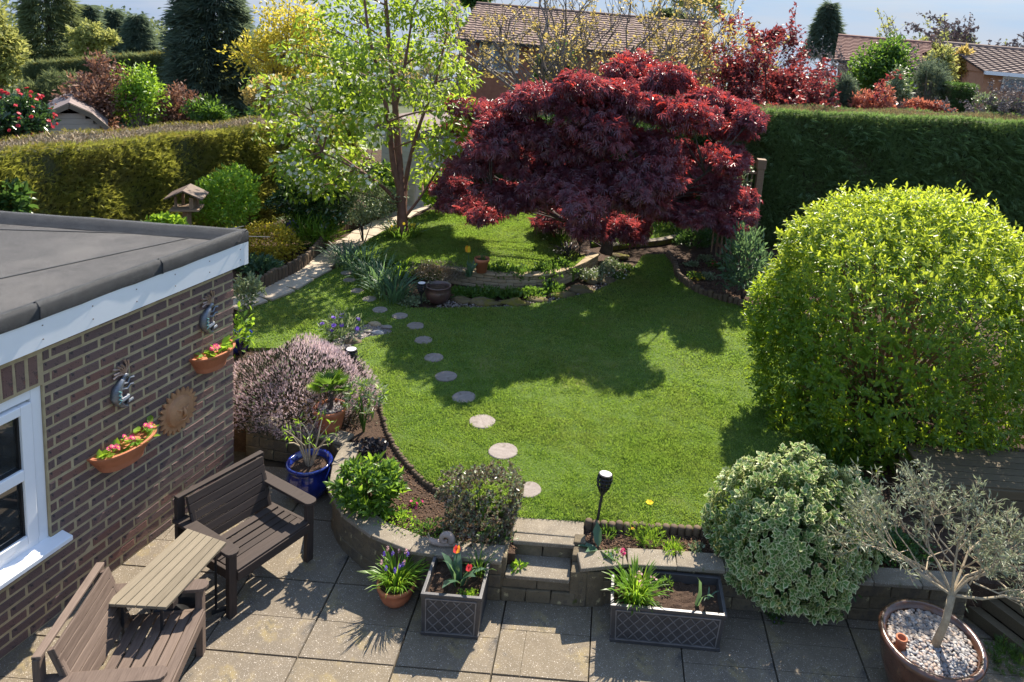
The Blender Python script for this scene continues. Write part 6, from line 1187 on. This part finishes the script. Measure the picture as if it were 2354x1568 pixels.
bare_tree('bare_tree', 'bare grey tree left of the bungalow roof', 1985, 25, 260, 27, 70, L['greytwig'], 12, 4, 3, .1, lev=4, rad=.06)
bare_tree('bare_tree', 'wind bent bare tree with olive leaves above the bungalow', 2090, 40, 260, 42, 110, L['willow'], 13, 6, 5, .2, lev=4, rad=.09)
bare_tree('bare_tree', 'grey bare tree between the two right houses', 2215, 55, 260, 38, 110, L['greytwig'], 14, 8, 8, .2, lev=4, rad=.08)
bare_tree('bare_tree', 'grey bare tree behind the far right house', 2330, 80, 260, 48, 90, L['greytwig'], 15, 6, 8, .24, lev=4, rad=.08)
far_tree('dark_tree', 'dull brown green tree mass behind the bungalow', 2190, 120, 46, 90, 40, 2600, L['cypress'], .3, 47, k=12)
far_tree('red_tree', 'dark red tree top behind the plum', 1765, 85, 40, 36, 30, 1200, L['plum'], .22, 48, k=8)
far_tree('tall_tree', 'tall thin leaved tree above the house at the top', 1600, 0, 55, 70, 60, 3000, L['willow'], .3, 49, k=14)
far_tree('dark_tree', 'dark tree top peeping over the tiled roof', 1090, 0, 60, 60, 20, 1200, L['deep'], .4, 50, k=8)
far_tree('dark_tree', 'brown tree top behind the tiled roof right end', 1560, 40, 60, 60, 26, 1400, L['cypress'], .4, 51, k=8)
# clipped block
q = Yp(2208, 262, 21.0); s = (q - CAMP).dot(_fw) / FPX; hedge('clipped_yew', 'dark clipped rectangular yew block at right', (q.x - 28 * s, 21), (q.x + 28 * s, 21), .8, q.z - .6, q.z + 68 * s, q.z + 66 * s, L['deep'], 2200, .10, (None, L['deep']), 500, 17)
# far belt of trees that reads as one mass
g = np.random.default_rng(90); n = 40000; x = g.uniform(-120, 120, n); hh = g.random(n); y = 105 + 12 * np.sin(x * .05) + g.normal(size=n) * 4; topz = 1.5 + 2.2 * (np.sin(x * .21) * np.sin(x * .083 + 1) + .5 * np.sin(x * .6)) ; z = -12 + hh * (topz * .5 + 11.0); tag(leaves('far_wood', np.stack([x, y, z], 1), rdir(n, g), rdir(n, g) + [0, -1, .5], jit(n, .7, .4, g), jit(n, .45, .3, g), L['cypress'], None, 'leaf'), 'distant hazy belt of trees along the horizon', 'wood', None, 'stuff')

# ------------------------------------------------------------------ sheds and houses
M['lap'] = wood('cream_lap_boards', (.50, .47, .40), (.62, .59, .52), False); M['shedgrey'] = wood('grey_shed_boards', (.34, .31, .25), (.48, .44, .37), False); M['shedroof'] = rough_mat('shed_felt', (.16, .12, .11), (.25, .20, .19), 5, .9, .4, 60)
M['tile'] = rough_mat('roof_tiles', (.14, .085, .065), (.23, .15, .12), 6, .85, .6, 30, rand=(.3, [(0, (.13, .08, .07)), (1, (.23, .16, .13))]))
M['tile2'] = rough_mat('red_roof_tiles', (.16, .075, .06), (.25, .13, .10), 6, .85, .6, 30, rand=(.3, [(0, (.15, .07, .06)), (1, (.25, .13, .11))]))
M['tile3'] = rough_mat('brown_roof_tiles', (.15, .10, .085), (.22, .16, .135), 6, .85, .6, 30, rand=(.3, [(0, (.14, .10, .085)), (1, (.22, .16, .14))]))
M['farbrick'] = rough_mat('red_house_brick', (.26, .10, .065), (.36, .16, .10), 9, .9, .3, 40); M['farbrick2'] = rough_mat('orange_house_brick', (.40, .19, .11), (.50, .26, .16), 9, .9, .3, 40)
M['farglass'] = plain('house_window_glass', (.20, .24, .28), .1, .6)
def shed(name, label, u0, u1, vb, y, zt, gambrel, mat, depth=2.0, yaw=0.0, zg=None):
    a, c = Yp(u0, vb, y), Yp(u1, vb, y); w = c.x - a.x; cx = (a.x + c.x) / 2; zg = ZL if zg is None else zg; t = empty(name, (cx, y, zg), label, 'shed', None, yaw); hz = zt - zg
    rf = [(-w / 2 - .12, hz * .66), (-w * .34, hz * .86), (0, hz), (w * .34, hz * .86), (w / 2 + .12, hz * .66)] if gambrel else [(-w / 2 - .1, hz * .84), (0, hz), (w / 2 + .1, hz * .84)]
    MB().box((0, depth / 2, hz * .36), (w * .97, depth * .97, hz * .72)).build('wall', mat, t, local=True)
    k = int(hz * .98 / .13)
    for i in range(k):
        z = .065 + i * .13; half = w / 2
        zz = [p for p in rf]
        for (x0, z0), (x1, z1) in zip(rf[len(rf) // 2:], rf[len(rf) // 2 + 1:]):
            if z1 < z + .1 <= z0: half = min(half, x0 + (z0 - z - .1) / (z0 - z1) * (x1 - x0) - .06)
        if half < .08 or z > hz - .12: continue
        MB().bar((-half, -.012, z), (half, -.012, z), .022, .124).build('board', mat, t, local=True)
    for (x0, z0), (x1, z1) in zip(rf, rf[1:]):
        m = MB(); m.add([(x0, -.15, z0), (x1, -.15, z1), (x1, depth + .1, z1), (x0, depth + .1, z0), (x0, -.15, z0 + .05), (x1, -.15, z1 + .05), (x1, depth + .1, z1 + .05), (x0, depth + .1, z0 + .05)], [(3, 2, 1, 0), (4, 5, 6, 7), (0, 1, 5, 4), (1, 2, 6, 5), (2, 3, 7, 6), (3, 0, 4, 7)]); m.build('roof', M['shedroof'], t, local=True); MB().bar((x0, -.17, z0 - .03), (x1, -.17, z1 - .03), .03, .11).build('barge_board', M['palewood'], t, local=True)
    return t
shed('garden_shed', 'grey boarded shed with a barn shaped roof behind the left hedge', 105, 222, 330, 17.0, Yp(165, 272, 17.0).z + .35, True, M['shedgrey'], 2.2, .60)
shed('cream_shed', 'cream lap boarded shed behind the cherry trunk', 868, 962, 420, 16.6, Yp(940, 268, 16.6).z, False, M['lap'], 2.4, -.35)
def house(name, label, x0, x1, yr, ye, zr, ze, zg, wallm, tilem, wins, left_gable=True):
    t = empty(name, ((x0 + x1) / 2, ye + .3, zg), label, 'house', 'houses beyond the gardens'); yb = 2 * yr - ye
    MB().box(((x0 + x1) / 2, (ye + .35 + yb - .35) / 2, (zg + ze) / 2), (x1 - x0 - .4, yb - ye - .7, ze - zg)).build('wall', wallm, t)
    for x in (x0 + .2, x1 - .2): MB().add([(x - .05, ye + .35, ze - .02), (x - .05, yb - .35, ze - .02), (x - .05, yr, zr - .12), (x + .05, ye + .35, ze - .02), (x + .05, yb - .35, ze - .02), (x + .05, yr, zr - .12)], [(0, 1, 2), (5, 4, 3), (0, 3, 4, 1), (1, 4, 5, 2), (2, 5, 3, 0)]).build('gable', wallm, t)
    r = MB(); r.add([(x0, ye, ze), (x1, ye, ze), (x1, yr, zr), (x0, yr, zr), (x0, yb, ze), (x1, yb, ze)], [(0, 1, 2, 3), (3, 2, 5, 4)]); rf = r.build('roof', tilem, t); n = 16; px_ = int((x1 - x0) / .33)
    for i in range(n):
        f0, f1 = i / n, (i + 1) / n; y0_, z0_ = ye + (yr - ye) * f0, ze + (zr - ze) * f0; y1_, z1_ = ye + (yr - ye) * f1, ze + (zr - ze) * f1; m = MB(); vs = []
        for j in range(px_ * 2 + 1):
            x = x0 + (x1 - x0) * j / (px_ * 2); wv = .025 * (j % 2); vs += [(x, y0_ - .03, z0_ + .055 + wv), (x, y1_, z1_ + .02 + wv), (x, y0_ - .03, z0_ + .01)]
        m.add(vs, [(j * 3, j * 3 + 3, j * 3 + 4, j * 3 + 1) for j in range(px_ * 2)] + [(j * 3 + 2, j * 3 + 5, j * 3 + 3, j * 3) for j in range(px_ * 2)]); m.build('tile_course', tilem, rf)
    MB().tube([(x0, yr, zr + .03), (x1, yr, zr + .03)], .11, 8).build('ridge_tiles', tilem, rf)
    MB().bar((x0, ye - .06, ze - .02), (x1, ye - .06, ze - .02), .1, .12).build('gutter', M['upvc'] if wallm != M['farbrick'] else M['black'], t)
    for wx0, wx1, wz0, wz1, nb_ in wins:
        y = ye + .33; w = MB().box(((wx0 + wx1) / 2, y, (wz0 + wz1) / 2), (wx1 - wx0, .08, wz1 - wz0)).build('window', M['upvc'], t); k = (wx1 - wx0) / nb_
        for i in range(nb_): MB().box((wx0 + k * (i + .5), y - .035, (wz0 + wz1) / 2), (k - .14, .04, wz1 - wz0 - .16)).build('pane', M['farglass'], w)
    return t
ye = 32.5; a, b_ = Yp(1046, 85, ye), Yp(1655, 120, ye); w0, w1 = Yp(1096, 162, ye), Yp(1192, 100, ye); w2, w3 = Yp(1478, 168, ye), Yp(1508, 130, ye); w4, w5 = Yp(1588, 180, ye), Yp(1620, 145, ye)
house('tiled_house', 'long red brick house with a tiled roof behind the maple', a.x, b_.x, 37, ye, Yp(1300, 28, 37).z, 3.75, -1.9, M['farbrick'], M['tile'], [(w0.x, w1.x, w0.z, w1.z, 3), (w2.x, w3.x, w2.z + .1, min(3.6, w3.z), 1), (w4.x, w5.x, w4.z, min(3.55, w5.z + .2), 1)])
ye = 29.0; a, b_ = Yp(1925, 150, ye), Yp(2150, 150, ye); 
hb_ = house('bungalow', 'brick bungalow with a dark red tiled roof at right', a.x, b_.x, 32.5, ye, Yp(2010, 92, 32.5).z, Yp(2060, 152, ye).z, -1.2, M['farbrick'], M['tile2'], [(Yp(2030, 190, ye).x, Yp(2062, 190, ye).x, 2.4, 3.5, 1)])
hb_.rotation_euler = (0, 0, -.30); q = Yp(2112, 150, 28.9); tt = empty('drain_pipe', (q.x, 28.9, -1.2), 'white drain pipe down the end of the bungalow', 'pipe'); MB().tube([(q.x, 28.95, -1.2), (q.x, 28.95, q.z - .1)], .06, 8).build('pipe', M['upvc'], tt); MB().tube([(q.x, 28.95, q.z - .1), (q.x + .06, 29.05, q.z + .02)], .06, 8).build('bend', M['upvc'], tt)
ye = 25.0; a = Yp(2262, 160, ye); house('brick_house', 'orange brick house with brown roof at the far right edge', a.x, a.x + 9, 28.5, ye, Yp(2275, 112, 28.5).z, Yp(2290, 168, ye).z, -1.2, M['farbrick2'], M['tile3'], [(Yp(2310, 210, ye).x, Yp(2310, 210, ye).x + 1.8, Yp(2310, 210, ye).z, Yp(2310, 176, ye).z, 2)])
# garden wall beyond the right hedge
q0, q1 = Yp(2060, 268, 18.8), Yp(2180, 262, 18.8); block_wall('garden_wall', 'low pale grey garden wall beyond the right hedge', [(q0.x, 18.8), (q1.x + .5, 18.7)], 3, .16, .45, .2, M['wallstone'], M['coping'], .06, q0.z - .40)
